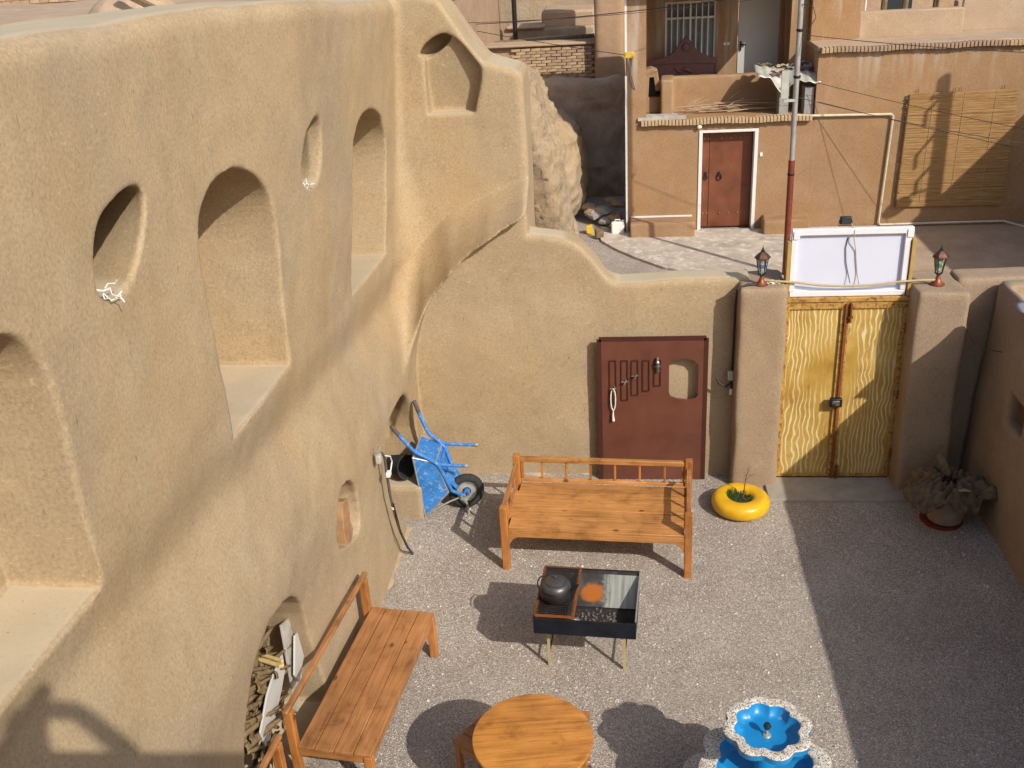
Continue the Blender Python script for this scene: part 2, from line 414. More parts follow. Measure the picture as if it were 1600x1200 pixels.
def thing(name, label, cat, loc=(0, 0, 0), rz=0, group=None, local=False):
    o = bpy.data.objects.new(name, None); COL.objects.link(o); o.empty_display_size = .1
    o.location = loc; o.rotation_euler = (0, 0, rz)
    o['_w'] = tuple(loc)
    if local: o['_l'] = 1
    THINGS.append(o)
    return tag(o, label, cat, group)
def struct(name, mb, mat, **k):
    o = obj(name, mb, mat, **k); o['kind'] = 'structure'; return o
def copy_thing(t, loc, rz, label):
    r = t.copy(); COL.objects.link(r); r.location = loc; r.rotation_euler = (0, 0, rz); r['label'] = label
    for ch in list(t.children):
        c = ch.copy(); COL.objects.link(c); c.parent = r
        for g in list(ch.children):
            d = g.copy(); COL.objects.link(d); d.parent = c
    THINGS.append(r)
    return r

# ---- numpy noise and implicit mud surfaces
_rng = np.random.RandomState(3); _L = _rng.rand(32, 32, 32).astype(np.float32) * 2 - 1
def vnoise(p, scale, off=0):
    q = p * scale + off; i = np.floor(q).astype(int); f = q - i; f = f * f * (3 - 2 * f); i &= 31
    j = (i + 1) & 31; x, y, z = f[:, 0], f[:, 1], f[:, 2]
    def g(a, b, c): return _L[a, b, c]
    c00 = g(i[:, 0], i[:, 1], i[:, 2]) * (1 - x) + g(j[:, 0], i[:, 1], i[:, 2]) * x
    c10 = g(i[:, 0], j[:, 1], i[:, 2]) * (1 - x) + g(j[:, 0], j[:, 1], i[:, 2]) * x
    c01 = g(i[:, 0], i[:, 1], j[:, 2]) * (1 - x) + g(j[:, 0], i[:, 1], j[:, 2]) * x
    c11 = g(i[:, 0], j[:, 1], j[:, 2]) * (1 - x) + g(j[:, 0], j[:, 1], j[:, 2]) * x
    return (c00 * (1 - y) + c10 * y) * (1 - z) + (c01 * (1 - y) + c11 * y) * z
def smax(a, b, k):
    h = np.clip(.5 + .5 * (a - b) / k, 0, 1); return b * (1 - h) + a * h + k * h * (1 - h)
def smin(a, b, k): return -smax(-a, -b, k)
def polysd(Y, Z, poly, chaikin=2):
    P = np.array(poly, float)
    for _ in range(chaikin):
        Q = np.roll(P, -1, 0); P = np.stack([.75 * P + .25 * Q, .25 * P + .75 * Q], 1).reshape(-1, 2)
    d = np.full(Y.shape, 1e9); ins = np.zeros(Y.shape, bool)
    for i in range(len(P)):
        a = P[i]; b = P[(i + 1) % len(P)]; e = b - a; wy = Y - a[0]; wz = Z - a[1]
        t = np.clip((wy * e[0] + wz * e[1]) / (e @ e + 1e-12), 0, 1)
        d = np.minimum(d, (wy - e[0] * t) ** 2 + (wz - e[1] * t) ** 2)
        c = (a[1] > Z) != (b[1] > Z)
        with np.errstate(divide='ignore', invalid='ignore'):
            xi = (b[0] - a[0]) * (Z - a[1]) / (b[1] - a[1]) + a[0]
        ins ^= c & (Y < xi)
    d = np.sqrt(d); return np.where(ins, -d, d)
def sdf_mesh(fn, lo, hi, h, amp=.010, rough=0):
    ax = [np.arange(lo[k], hi[k] + h, h, dtype=np.float32) for k in range(3)]
    X = ax[0][:, None, None]; Y = ax[1][None, :, None]; Z = ax[2][None, None, :]
    F = np.ascontiguousarray(np.broadcast_to(fn(X, Y, Z), (len(ax[0]), len(ax[1]), len(ax[2])))).astype(np.float32)
    s = F < 0; nx, ny, nz = F.shape
    cnt = np.zeros((nx - 1, ny - 1, nz - 1), np.int8)
    for a in (0, 1):
        for b in (0, 1):
            for c in (0, 1): cnt += s[a:nx - 1 + a, b:ny - 1 + b, c:nz - 1 + c]
    act = (cnt > 0) & (cnt < 8); idx = np.full(act.shape, -1, np.int64)
    ci = np.argwhere(act); idx[act] = np.arange(len(ci))
    acc = np.zeros((len(ci), 3)); num = np.zeros(len(ci))
    for axis in range(3):
        o1, o2 = [k for k in range(3) if k != axis]
        for a in (0, 1):
            for b in (0, 1):
                p = ci.copy(); p[:, o1] += a; p[:, o2] += b; q = p.copy(); q[:, axis] += 1
                fp = F[p[:, 0], p[:, 1], p[:, 2]]; fq = F[q[:, 0], q[:, 1], q[:, 2]]
                m = (fp < 0) != (fq < 0); t = np.where(m, fp / (fp - fq + 1e-20), 0)
                pos = p.astype(float); pos[:, axis] += t
                acc[m] += pos[m]; num[m] += 1
    V = acc / num[:, None] * h + np.array(lo)
    quads = []
    for axis in range(3):
        o1, o2 = [k for k in range(3) if k != axis]
        sa = np.take(s, np.arange(0, s.shape[axis] - 1), axis); sb = np.take(s, np.arange(1, s.shape[axis]), axis)
        e = np.argwhere(sa != sb)
        e = e[(e[:, o1] > 0) & (e[:, o2] > 0) & (e[:, o1] < F.shape[o1] - 1) & (e[:, o2] < F.shape[o2] - 1)]
        def I(da, db):
            k = e.copy(); k[:, o1] -= da; k[:, o2] -= db; return idx[k[:, 0], k[:, 1], k[:, 2]]
        q = np.stack([I(1, 1), I(0, 1), I(0, 0), I(1, 0)], 1)
        flip = s[e[:, 0], e[:, 1], e[:, 2]] ^ (axis == 1)
        q[~flip] = q[~flip][:, ::-1]
        quads.append(q)
    Q = np.concatenate(quads)
    D = np.stack([vnoise(V, 1.7, 3), vnoise(V, 1.7, 11), vnoise(V, 1.7, 19)], 1) * amp * 1.6
    D += np.stack([vnoise(V, 6, 5), vnoise(V, 6, 13), vnoise(V, 6, 23)], 1) * amp * .5
    if rough:
        n = vnoise(V, 9, 2) + .6 * vnoise(V, 21, 7)
        D += np.stack([vnoise(V, 4, 2), vnoise(V, 4, 9), vnoise(V, 4, 17)], 1) * rough * 1.5
        D += np.stack([n, -np.abs(n), n], 1) * rough
    V = V + D
    m = MB(); m.v = V; m.f = Q; return m
def sdf_obj(name, mb, mat, parent=None):
    me = bpy.data.meshes.new(name); nv = len(mb.v); nf = len(mb.f)
    me.vertices.add(nv); me.vertices.foreach_set('co', mb.v.astype(np.float32).ravel())
    me.loops.add(nf * 4); me.loops.foreach_set('vertex_index', mb.f.astype(np.int32).ravel())
    me.polygons.add(nf); me.polygons.foreach_set('loop_start', np.arange(nf, dtype=np.int32) * 4)
    me.update(calc_edges=True); me.validate(); me.shade_smooth()
    me.materials.append(MATS[mat])
    o = bpy.data.objects.new(name, me); COL.objects.link(o)
    if parent:
        o.parent = parent; o.location = -Vector(parent['_w'])
    return o
def curve(xs, ys, x, smooth=.0):
    xs = np.array(xs, float); ys = np.array(ys, float)
    if smooth:
        g = np.linspace(xs[0], xs[-1], 400); v = np.interp(g, xs, ys); k = max(3, int(smooth / (g[1] - g[0])) | 1)
        kern = np.hanning(k + 2)[1:-1]; kern /= kern.sum()
        v = np.convolve(np.pad(v, k // 2, 'edge'), kern, 'valid'); xs, ys = g, v
    return np.interp(x, xs, ys)

# ------------------------------------------------------------------ ground
def flat(x0, x1, y0, y1, z, d=.02): return MB().box(x0, x1, y0, y1, z - d, z)
g = MB().sheet(lambda u, v: (-400 + 800 * u, -60 + 700 * v, -.03), 8, 8)
struct('ground', g, 'mud_distant')
def gy(u, v):
    x = -3 + 8 * u; y = -1 + 11.4 * v
    return (x, y, .012 * math.sin(x * 1.3 + 1) * math.sin(y * 1.1) * .6)
struct('courtyard_gravel', MB().sheet(gy, 60, 80), 'gravel', smooth=True)
struct('alley_gravel', MB().sheet(lambda u, v: (-2.6 + 12 * u, 10.3 + 12 * v, -.012), 6, 6), 'gravel')
struct('alley_earth', MB().sheet(lambda u, v: (3.2 + 6.6 * u, 10.3 + 9.1 * v, -.006 + .10 * math.exp(-((5.0 + 0 * u - (3.2 + 6.6 * u)) / 1.1) ** 2 - ((10.3 + 9.1 * v - 15.2) / 1.6) ** 2)), 50, 60), 'mud_roof', smooth=True)
# loose stones that catch light, too many to count
def pebbles(n, x0, x1, y0, y1, r0, r1, avoid=None):
    rs = np.random.RandomState(5); P = np.stack([rs.uniform(x0, x1, n), rs.uniform(y0, y1, n)], 1)
    z0 = .012 * np.sin(P[:, 0] * 1.3 + 1) * np.sin(P[:, 1] * 1.1) * .6
    r = rs.uniform(r0, r1, n) * (1 + (rs.rand(n) > .985) * 1.2)
    base = np.array([(1, 0, 0), (0, 1, 0), (-1, 0, 0), (0, -1, 0), (0, 0, .75), (0, 0, -.6)], float)
    fac = np.array([(0, 1, 4), (1, 2, 4), (2, 3, 4), (3, 0, 4)])
    a = rs.uniform(0, 6.28, n); ca, sa = np.cos(a), np.sin(a); B = base[:5][None] * r[:, None, None] * rs.uniform(.6, 1.3, (n, 5, 1))
    V = np.empty((n, 5, 3)); V[..., 0] = B[..., 0] * ca[:, None] - B[..., 1] * sa[:, None] + P[:, :1]
    V[..., 1] = B[..., 0] * sa[:, None] + B[..., 1] * ca[:, None] + P[:, 1:]; V[..., 2] = B[..., 2] + z0[:, None] + .001
    F = (fac[None] + (np.arange(n) * 5)[:, None, None]).reshape(-1, 3)
    m = MB(); m.v = V.reshape(-1, 3).tolist(); m.f = F.tolist(); return m
def pebble_mat():
    m, nt, b = _m('pebble', .9, .2)
    v = coords(nt, (70, 70, 70)); n = nt.nodes.new('ShaderNodeTexWhiteNoise')
    sn = nt.nodes.new('ShaderNodeVectorMath'); sn.operation = 'FLOOR'; nt.links.new(v, sn.inputs[0]); nt.links.new(sn.outputs[0], n.inputs[0])
    c = ramp(nt, n.outputs['Value'], [(0, (.24, .195, .165)), (.4, (.43, .375, .325)), (.8, (.55, .495, .44)), (1, (.74, .70, .64))])
    nt.links.new(c, b.inputs['Base Color'])
pebble_mat()
o = obj('loose_gravel', pebbles(46000, -2.2, 3.5, 4.5, 9.8, .004, .0085), 'pebble'); tag(o, 'loose grey and pinkish gravel stones strewn over the courtyard floor', 'gravel'); o['kind'] = 'stuff'
o = obj('scattered_stones', pebbles(420, -2.1, 3.5, 4.6, 9.6, .010, .019), 'pebble'); tag(o, 'larger pebbles scattered here and there over the courtyard gravel', 'stones'); o['kind'] = 'stuff'
pad = [(-.42, 19.2), (-.38, 18.85), (-.1, 18.3), (.3, 17.7), (.75, 17.15), (1.3, 16.75), (2.2, 16.3), (3.6, 16.2), (4.6, 16.8), (4.9, 18), (4.95, 19.4), (-.42, 19.42)]
struct('concrete_pavement', MB().prism(pad, 2, -.03, .035), 'concrete')

# ------------------------------------------------------------------ big plastered mud wall with niches (implicit surface)
def tri(*p): return [q for q in p for _ in range(3)]
NICHES = [  # outline in (y, z), depth, taper, corner smoothing, drift in y with depth
    (tri((5.18, 3.02)) + [(5.155, 4.10), (5.19, 4.34), (5.33, 4.46), (5.58, 4.53), (5.86, 4.53), (6.12, 4.44), (6.33, 4.27), (6.40, 4.00), (6.35, 3.53)] + tri((6.32, 3.00)), .85, 0, 2, 0),
    (tri((8.14, 2.86)) + [(8.26, 3.59), (8.30, 3.97), (8.40, 4.20), (8.66, 4.34), (9.06, 4.34), (9.46, 4.21), (9.66, 3.98), (9.70, 3.65)] + tri((9.52, 2.80)), .70, 0, 2, 0),
    ([(4.02, 4.33), (4.07, 4.54), (4.16, 4.66), (4.33, 4.72), (4.55, 4.75), (4.66, 4.70), (4.60, 4.54), (4.46, 4.40), (4.26, 4.28)], .7, .0, 2, .7),
    ([(6.93, 4.10), (6.99, 4.37), (7.09, 4.50), (7.34, 4.58), (7.44, 4.50), (7.44, 4.30), (7.34, 4.08)], .7, .0, 2, .6),
    ([(1.5, 3.12)] * 3 + [(1.5, 4.4), (2.5, 4.56), (2.9, 4.58), (3.28, 4.50), (3.46, 4.38), (3.54, 4.12)] + [(3.53, 3.12)] * 3, .45, .12, 2, 0),
    ([(6.60, 1.22), (6.64, 1.52), (6.74, 1.68), (6.97, 1.68), (7.16, 1.48), (7.24, 1.22), (7.20, 1.02), (6.90, 1.06)], .26, .4, 1, 0),
    ([(4.60, .05), (4.58, 1.20), (4.63, 1.55), (4.78, 1.72), (5.05, 1.76), (5.35, 1.66), (5.60, 1.52), (5.80, 1.26), (5.90, .9), (6.0, .4), (6.05, .05)], .65, .0, 1, 0),
    ([(8.86, -.2), (8.72, .05), (8.46, .35), (8.27, .8), (8.23, 1.16), (8.28, 1.33), (8.50, 1.44), (8.90, 1.44), (9.3, 1.34), (9.75, 1.08), (9.98, .9), (9.98, -.2)], .75, 0, 1, 0),
]
def wall_fn(X, Y, Z):
    y2 = Y[0, :, 0][:, None]; z2 = Z[0, 0, :][None, :]; Y2, Z2 = np.broadcast_arrays(y2, z2)
    zg = np.interp(y2, [2.5, 3.3, 5.3, 6.8, 9.7], [2.95, 2.88, 2.66, 2.50, 2.25])
    XL = curve([-3.2, -1.5, -.85, -.5, -.20, 0, .14, .34, 3.2], [-2.24, -2.235, -2.25, -2.31, -2.385, -2.45, -2.425, -2.375, -2.34], Z2 - zg, .26)
    sy = np.clip((y2 - 5.2) / 2.2, 0, 1); sy = sy * sy * (3 - 2 * sy); XL = XL + .07 * np.maximum(Z2 - 2.9, 0) * sy
    kz = np.clip((2.2 - Z2) / 1.5, 0, 1); kz = kz * kz * (3 - 2 * kz)
    XL = XL + np.interp(y2, [4.4, 5.4, 6.8, 7.8, 9], [-.25, -.22, -.10, -.01, 0]) * kz
    top = curve([1.5, 2.6, 3.8, 5.0, 5.7, 7, 8.4, 10.5, 11.2], [5.52, 5.48, 5.50, 5.47, 5.45, 5.41, 5.28, 5.16, 5.12], y2, .5)
    A = smax(X - XL[None], Z - top[None], .14)
    for poly, dep, tap, rk, drift in NICHES:
        if drift:
            sd = np.full(np.broadcast_shapes(X.shape, Y.shape, Z.shape), 1.0, np.float32)
            iy = np.where((y2[:, 0] > min(p[0] for p in poly) - .2) & (y2[:, 0] < max(p[0] for p in poly) + 1.0))[0]
            iz = np.where((z2[0] > min(p[1] for p in poly) - .2) & (z2[0] < max(p[1] for p in poly) + .2))[0]
            ys, zs = np.meshgrid(y2[iy, 0], z2[0, iz], indexing='ij')
            for k_, xx in enumerate(X[:, 0, 0]):
                sd[k_, iy[0]:iy[-1] + 1, iz[0]:iz[-1] + 1] = polysd(ys - drift * max(0, -2.36 - xx), zs, poly, rk)
        else: sd = polysd(Y2, Z2, poly, rk)[None]
        n = np.maximum(sd + tap * np.maximum(-2.35 - X, 0), (-2.35 - dep) - X)
        A = smax(A, -n, .03 if drift else .008)
    x1 = X[:, 0, 0]
    zr = curve([-2.6, -2.34, -2.26, -2.11, -1.8, -1.37, -.95, -.8], [.6, 1.20, 1.60, 2.03, 2.47, 2.84, 3.10, 3.14], x1, .12)[:, None]
    zc = curve([-2.7, -2.35, -1.87, -1.4, -1.0, -.7], [2.2, 2.5, 2.97, 3.2, 3.36, 3.42], x1, .3)[:, None]
    t = np.clip((z2 - zr) / (zc - zr), 0, 1.0)
    YB = 9.66 + .60 * (t ** .85); YB = np.where(z2 > zc, 10.26 - .02 * np.clip((z2 - zc), 0, 1), YB)[:, None, :]
    topB = curve([-3, -2.2, -1.95, -1.75, -1.55, -1.36, -1.2, -1.05, -.93, -.7], [5.2, 5.2, 5.2, 5.13, 4.82, 4.56, 4.50, 4.46, 4.42, 4.38], x1, .12)[:, None, None]
    xr = (-.96 + .0 * Z)
    B = smax(smax(YB - Y, Z - topB, .07), X - xr, .09)
    B = smax(B, Y - 10.95, .06)
    sdn = polysd(*np.broadcast_arrays(x1[:, None], z2), [(-1.95, 4.04)] * 3 + [(-1.95, 4.5), (-1.90, 4.76), (-1.70, 4.84), (-1.55, 4.74), (-1.40, 4.53), (-1.36, 4.45)] + [(-1.47, 4.04)] * 3, 2)[:, None, :]
    B = smax(B, -smax(sdn, Y - (10.46 - .14 * np.clip((z2 - 4.04) / .75, 0, 1))[:, None, :], .03), .025)
    el = (np.sqrt(((X + 1.83) / .17) ** 2 + ((Y - 10.36) / .2) ** 2 + ((Z - 4.72 - .5 * (X + 1.83)) / .09) ** 2) - 1) * .1
    B = smax(B, -el, .02)
    U = smin(A, B, np.interp(Z, [2.3, 3.0, 3.8], [.55, .35, .10]).astype(np.float32))
    rp = [(-2.27, -1), (-2.28, 1.0), (-2.27, 1.35), (-2.24, 1.62), (-2.18, 1.85), (-2.09, 2.07), (-1.96, 2.28), (-1.79, 2.48), (-1.58, 2.68), (-1.37, 2.84), (-1.15, 2.99), (-.93, 3.11), (1.6, 3.6), (1.6, -1)]
    sdr = polysd(*np.broadcast_arrays(x1[:, None], z2), rp, 1)[:, None, :]
    rec = smax(sdr, Y - 9.9, .01)
    U = smax(U, -rec, .05)
    U = np.maximum(U, Y - 10.95)
    topC = curve([-3, -.96, -.79, -.59, -.42, -.28, -.17, -.05, .5, 1.3], [2.9, 2.86, 2.83, 2.79, 2.70, 2.54, 2.37, 2.31, 2.32, 2.33], x1, .14)[:, None, None]
    C = smax(smax(9.9 - Y, Z - topC, .07), Y - 10.25, .05)
    C = np.maximum(np.maximum(C, X - 1.32), sdr)
    return np.minimum(U, C)
t = thing('adobe_wall', 'tall sunlit straw-flecked mud wall with arched niches along the left side of the courtyard', 'wall', (-2.6, 6, 0))
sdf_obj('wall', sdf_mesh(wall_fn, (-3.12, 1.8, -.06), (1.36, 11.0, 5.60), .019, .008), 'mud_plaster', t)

# gate pillars and low walls: soft-edged mud boxes
def rbox(X, Y, Z, x0, x1, y0, y1, z0, z1, k=.05):
    f = smax(np.maximum(x0 - X, X - x1), np.maximum(y0 - Y, Y - y1), k)
    return smax(f, np.maximum(z0 - Z, Z - z1), k)
def mud_box(name, label, cat, b, mat='mud_gate', h=.03, k=.05, group=None, amp=.010, extra=None, rough=0, part='wall'):
    x0, x1, y0, y1, z0, z1 = b
    t = thing(name, label, cat, ((x0 + x1) / 2, (y0 + y1) / 2, z0), group=group)
    fn = lambda X, Y, Z: extra(X, Y, Z, rbox(X, Y, Z, *b, k)) if extra else rbox(X, Y, Z, *b, k)
    sdf_obj(part, sdf_mesh(fn, (x0 - .1, y0 - .1, z0 - .1), (x1 + .1, y1 + .1, z1 + .1), h, amp, rough), mat, t)
    return t
mud_box('gate_pillar', 'plain mud pillar left of the yellow gate, carrying the lantern with the blue bulb', 'pillar', (1.19, 1.665, 9.62, 10.25, -.1, 2.30), k=.04, part='shaft')
mud_box('gate_pillar', 'mud pillar right of the yellow gate, half in shadow, carrying the lantern with the green bulb', 'pillar', (2.90, 3.40, 9.50, 10.25, -.1, 2.27), k=.04, part='shaft')
mud_box('garden_wall', 'low mud wall between the right gate pillar and the shaded outbuilding', 'wall', (3.38, 6.2, 9.86, 10.20, -.1, 2.30), k=.05)
def outb(X, Y, Z, f):
    f = smax(f, 3.63 + .05 * Z - X, .06)
    n = np.maximum(np.maximum(np.maximum(8.62 - Y, Y - 8.98), np.maximum(1.13 - Z, Z - 1.42)), X - 3.9)
    f = smax(f, -n, .02)
    n2 = np.maximum(np.maximum(3.8 - X, X - 7), 2.16 - Z)
    return smax(f, -np.maximum(n2, Y - 9.6), .03)
t = mud_box('outbuilding', 'shaded mud outbuilding with a flat roof along the right edge of the courtyard', 'building', (3.61, 5.2, 1.2, 9.82, -.1, 2.30), k=.06, h=.035, extra=outb)
obj('window_dark_panel', MB().box(3.86, 3.90, 8.64, 8.96, 1.15, 1.40), 'black_plastic', t)  # black panel added so the window recess stays dark
obj('shutter', MB().box(3.80, 3.83, 8.78, 8.97, 1.15, 1.40), 'twig', t)
o = obj('folded_cloth', MB().sheet(lambda u, v: (3.64 + .42 * u, 8.5 + .6 * v, 2.31 + .02 * math.sin(u * 9 + v * 6) - .03 * u), 12, 12), 'solar_grey', solid=.01, smooth=True)
tag(o, 'pale grey sheet lying on the corner of the shaded outbuilding roof', 'sheet')

# threshold under gate
struct('gate_threshold', MB().box(1.55, 3.02, 9.30, 10.0, -.02, .035), 'threshold', bevel=.012)

def skirt(pts, w0, name, label):
    m = MB(); rs = random.Random(4); n = 60
    P = [Vector(p) for p in pts]
    def at(u):
        k = u * (len(P) - 1); i = min(int(k), len(P) - 2); return P[i].lerp(P[i + 1], k - i), (P[i + 1] - P[i]).normalized()
    def f(u, v):
        p, d = at(u); nrm = Vector((d.y, -d.x, 0)); w_ = w0 * (.55 + .45 * math.sin(u * 37) * math.sin(u * 11 + 1) + .25 * math.sin(u * 83))
        return p + nrm * (w_ * v - .05) + Vector((0, 0, .035 * (1 - v) ** 2 - .010 * v))
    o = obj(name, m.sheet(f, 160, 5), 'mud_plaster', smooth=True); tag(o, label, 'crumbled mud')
skirt([(-2.62, 4.4, .012), (-2.45, 5.5, .012), (-2.30, 6.8, .012), (-2.24, 8.0, .012), (-2.24, 8.75, .012)], .06, 'mud_crumbs', 'crumbled mud lying along the foot of the left niche wall')
skirt([(-2.1, 9.90, .012), (-.3, 9.90, .012), (1.2, 9.90, .012)], .10, 'mud_crumbs', 'crumbled mud lying along the foot of the wall behind the daybed')
# ------------------------------------------------------------------ yellow gate
def gate():
    t = thing('gate', 'yellow metal double gate painted with wavy wood grain between the two mud pillars', 'gate', (2.28, 9.79, 0))
    for i, (x0, x1) in enumerate(((1.68, 2.275), (2.285, 2.885))):
        lf = obj('leaf', MB().box(x0 + .02, x1 - .02, 9.80, 9.815, .05, 2.06), 'gate_paint', t)
        fr = MB()
        for a, b in (((x0 + .02, .05), (x0 + .02, 2.07)), ((x1 - .02, .05), (x1 - .02, 2.07))):
            fr.box(a[0] - .02, a[0] + .018, 9.775, 9.80, .04, 2.09)
        fr.box(x0 + .02, x1 - .02, 9.778, 9.80, .04, .075); fr.box(x0 + .02, x1 - .02, 9.778, 9.80, 2.02, 2.09)
        sub('leaf_frame', fr, 'gate_frame_paint', lf, bevel=.003)
    s = MB().box(2.27, 2.30, 9.752, 9.772, .03, 2.08)
    obj('closing_strip', s, 'rust', t, bevel=.003)
    f = MB().box(1.66, 1.69, 9.765, 9.82, 0, 2.14).box(2.885, 2.90, 9.765, 9.82, 0, 2.14).box(1.69, 2.885, 9.765, 9.82, 2.10, 2.145).box(1.69, 2.885, 9.765, 9.82, .0, .035)
    obj('gate_frame', f, 'gate_frame_paint', t, bevel=.003)
    l = obj('lock', MB().box(2.19, 2.315, 9.70, 9.752, .93, 1.03), 'iron_dark', t, bevel=.008)
    sub('lock_plate', MB().box(2.21, 2.285, 9.692, 9.70, .95, 1.01), 'bare_steel', l, bevel=.003)
    sub('lock_cylinder', MB().tube([(2.235, 9.695, .975), (2.235, 9.675, .975)], .013, 12), 'brass', l, smooth=True)
    obj('bolt', MB().box(2.315, 2.335, 9.725, 9.775, 1.88, 2.09).box(2.30, 2.35, 9.73, 9.765, 1.93, 1.95), 'rust', t, bevel=.003)
    obj('lower_bolt', MB().box(2.32, 2.345, 9.73, 9.765, .04, .2), 'rust', t, bevel=.003)
    for x in (1.675, 2.89):
        for z in (.35, 1.05, 1.8): obj('hinge', MB().tube([(x, 9.762, z - .05), (x, 9.762, z + .05)], .014, 8), 'rust', t, smooth=True)
gate()
# light box over the gate
def sign():
    t = thing('sign_frame', 'blank white framed board mounted over the yellow gate', 'sign', (2.28, 9.84, 2.15))
    obj('panel', MB().box(1.73, 2.83, 9.84, 9.855, 2.17, 2.84), 'sign_white', t)
    fr = MB().box(1.70, 2.87, 9.80, 9.86, 2.795, 2.86).box(1.71, 2.85, 9.80, 9.86, 2.15, 2.205)
    fr.box(1.70, 1.755, 9.80, 9.86, 2.205, 2.795).box(2.795, 2.855, 9.80, 9.86, 2.205, 2.795)
    obj('frame', fr, 'banner_rim', t, bevel=.006)
    for x in (1.66, 2.862): obj('side_board', MB().box(x, x + .035, 9.78, 9.90, 2.15, 2.74), 'ochre_board', t, bevel=.003)
    for x in (1.715, 2.81): obj('corner_plate', MB().box(x, x + .06, 9.79, 9.798, 2.76, 2.84), 'banner_rim', t, bevel=.002)
    for x in (1.66, 2.87): obj('support', MB().box(x, x + .03, 9.88, 9.92, 1.9, 2.6), 'rust', t)
sign()
def flood():
    t = thing('floodlight', 'small black floodlight standing on the top edge of the white board', 'floodlight', (2.22, 9.84, 2.86))
    obj('housing', MB().box(2.165, 2.275, 9.85, 9.89, 2.885, 2.965), 'black_plastic', t, bevel=.008)
    obj('lens', MB().box(2.178, 2.262, 9.843, 9.85, 2.895, 2.955), 'glass_dark', t)
    obj('bracket', MB().tube([(2.16, 9.87, 2.93), (2.155, 9.87, 2.87), (2.285, 9.87, 2.87), (2.28, 9.87, 2.93)], .005, 6), 'iron_dark', t)
    o = obj('cable', MB().tube([(2.27, 9.84, 2.90), (2.30, 9.80, 2.84), (2.30, 9.795, 2.75), (2.335, 9.83, 2.62), (2.35, 9.83, 2.5), (2.37, 9.83, 2.38), (2.39, 9.79, 2.27)], .0045, 6), 'tan_cable', t, smooth=True)
flood()
o = obj('sagging_cable', MB().tube([(1.44, 9.8, 2.34), (1.62, 9.76, 2.335), (1.75, 9.775, 2.32), (2.0, 9.78, 2.28), (2.25, 9.78, 2.265), (2.5, 9.78, 2.27), (2.75, 9.775, 2.30), (2.95, 9.76, 2.32), (3.14, 9.76, 2.32)], .012, 8), 'tan_cable', smooth=True)
tag(o, 'thick tan cable sagging across the bottom of the white board', 'cable')
o = obj('hanging_wire', MB().tube([(2.25, 9.832, 2.76), (2.235, 9.83, 2.65), (2.25, 9.83, 2.5), (2.28, 9.83, 2.38), (2.30, 9.79, 2.29)], .004, 6), 'black_cable', smooth=True)
tag(o, 'thin dark wire hanging down the face of the white board', 'wire')

# lanterns
def lantern(loc, label, bulb):
    t = thing('lantern', label, 'lantern', loc, group='copper lanterns on the gate pillars', local=True)
    obj('base', MB().lathe([(.07, 0), (.072, .012), (.06, .02), (.035, .04), (.022, .07), (.018, .10), (.028, .115), (.03, .125)], 20), 'copper', t, smooth=True)
    fr = MB()
    for k in range(6):
        a = k * math.pi / 3
        fr.bar((.034 * math.cos(a), .034 * math.sin(a), .125), (.062 * math.cos(a), .062 * math.sin(a), .29), .006, .006)
    fr.lathe([(.034, .122), (.042, .122), (.042, .132), (.034, .132)], 6, closed=True)
    fr.lathe([(.058, .284), (.072, .284), (.072, .296), (.058, .296)], 6, closed=True)
    obj('cage', fr, 'iron_dark', t)
    obj('glass', MB().lathe([(.032, .13), (.057, .286)], 6), 'lamp_glass', t)
    obj('bulb', MB().lathe([(.016, .135), (.02, .15), (.018, .17), (.02, .2), (.018, .235), (0.004, .245)], 12), 'bulb_white', t, smooth=True)
    sub_o = obj('bulb_band', MB().lathe([(.021, .185), (.024, .195), (.024, .215), (.021, .225)], 12), bulb, t, smooth=True)
    rf = obj('roof', MB().lathe([(.082, .292), (.078, .305), (.055, .33), (.032, .35), (.02, .358)], 6), 'copper_dark', t)
    obj('finial', MB().lathe([(.018, .356), (.022, .366), (.008, .378), (.011, .388), (.004, .40), (.0015, .425)], 12), 'iron_dark', t, smooth=True)
lantern((1.415, 9.76, 2.30), 'copper hexagonal lantern with a blue-banded bulb on the left gate pillar', 'bulb_blue')
lantern((3.14, 9.76, 2.27), 'copper hexagonal lantern with a green-banded bulb on the right gate pillar', 'bulb_green')
def rag(cx, cy, cz, s, seed):
    rs = random.Random(seed); ph = [rs.uniform(0, 6) for _ in range(4)]
    return MB().sheet(lambda u, v: (cx + (u - .5) * s * (1 + .3 * math.sin(v * 7 + ph[0])), cy + (v - .5) * s * .6, cz + .018 + .016 * math.sin(u * 11 + ph[1]) * math.cos(v * 9 + ph[2])), 12, 8)
o = obj('crumpled_bag', rag(1.54, 9.80, 2.30, .13, 2), 'white_plastic', smooth=True, solid=.002)
tag(o, 'crumpled white plastic bag beside the left lantern', 'bag')

# cable and small box left of the pillar
o = thing('cable_drop', 'black cable with a small grey junction box running down beside the left gate pillar', 'cable', (1.17, 9.84, 0))
obj('cable', MB().tube([(1.40, 9.75, 2.315), (1.28, 9.72, 2.325), (1.17, 9.70, 2.29), (1.165, 9.75, 2.1), (1.17, 9.80, 1.6), (1.168, 9.82, 1.3), (1.17, 9.82, 1.05)], .013, 8), 'black_cable', o, smooth=True)
obj('box', MB().box(1.12, 1.18, 9.78, 9.86, 1.22, 1.33), 'pale_metal', o, bevel=.004)
obj('loose_end', MB().tube([(1.17, 9.80, 1.2), (1.10, 9.76, 1.16), (1.03, 9.76, 1.2), (1.0, 9.78, 1.25)], .012, 8), 'black_cable', o, smooth=True)
obj('clip', MB().tube([(1.16, 9.78, 1.12), (1.16, 9.78, 1.06)], .018, 8), 'white_cable', o, smooth=True)

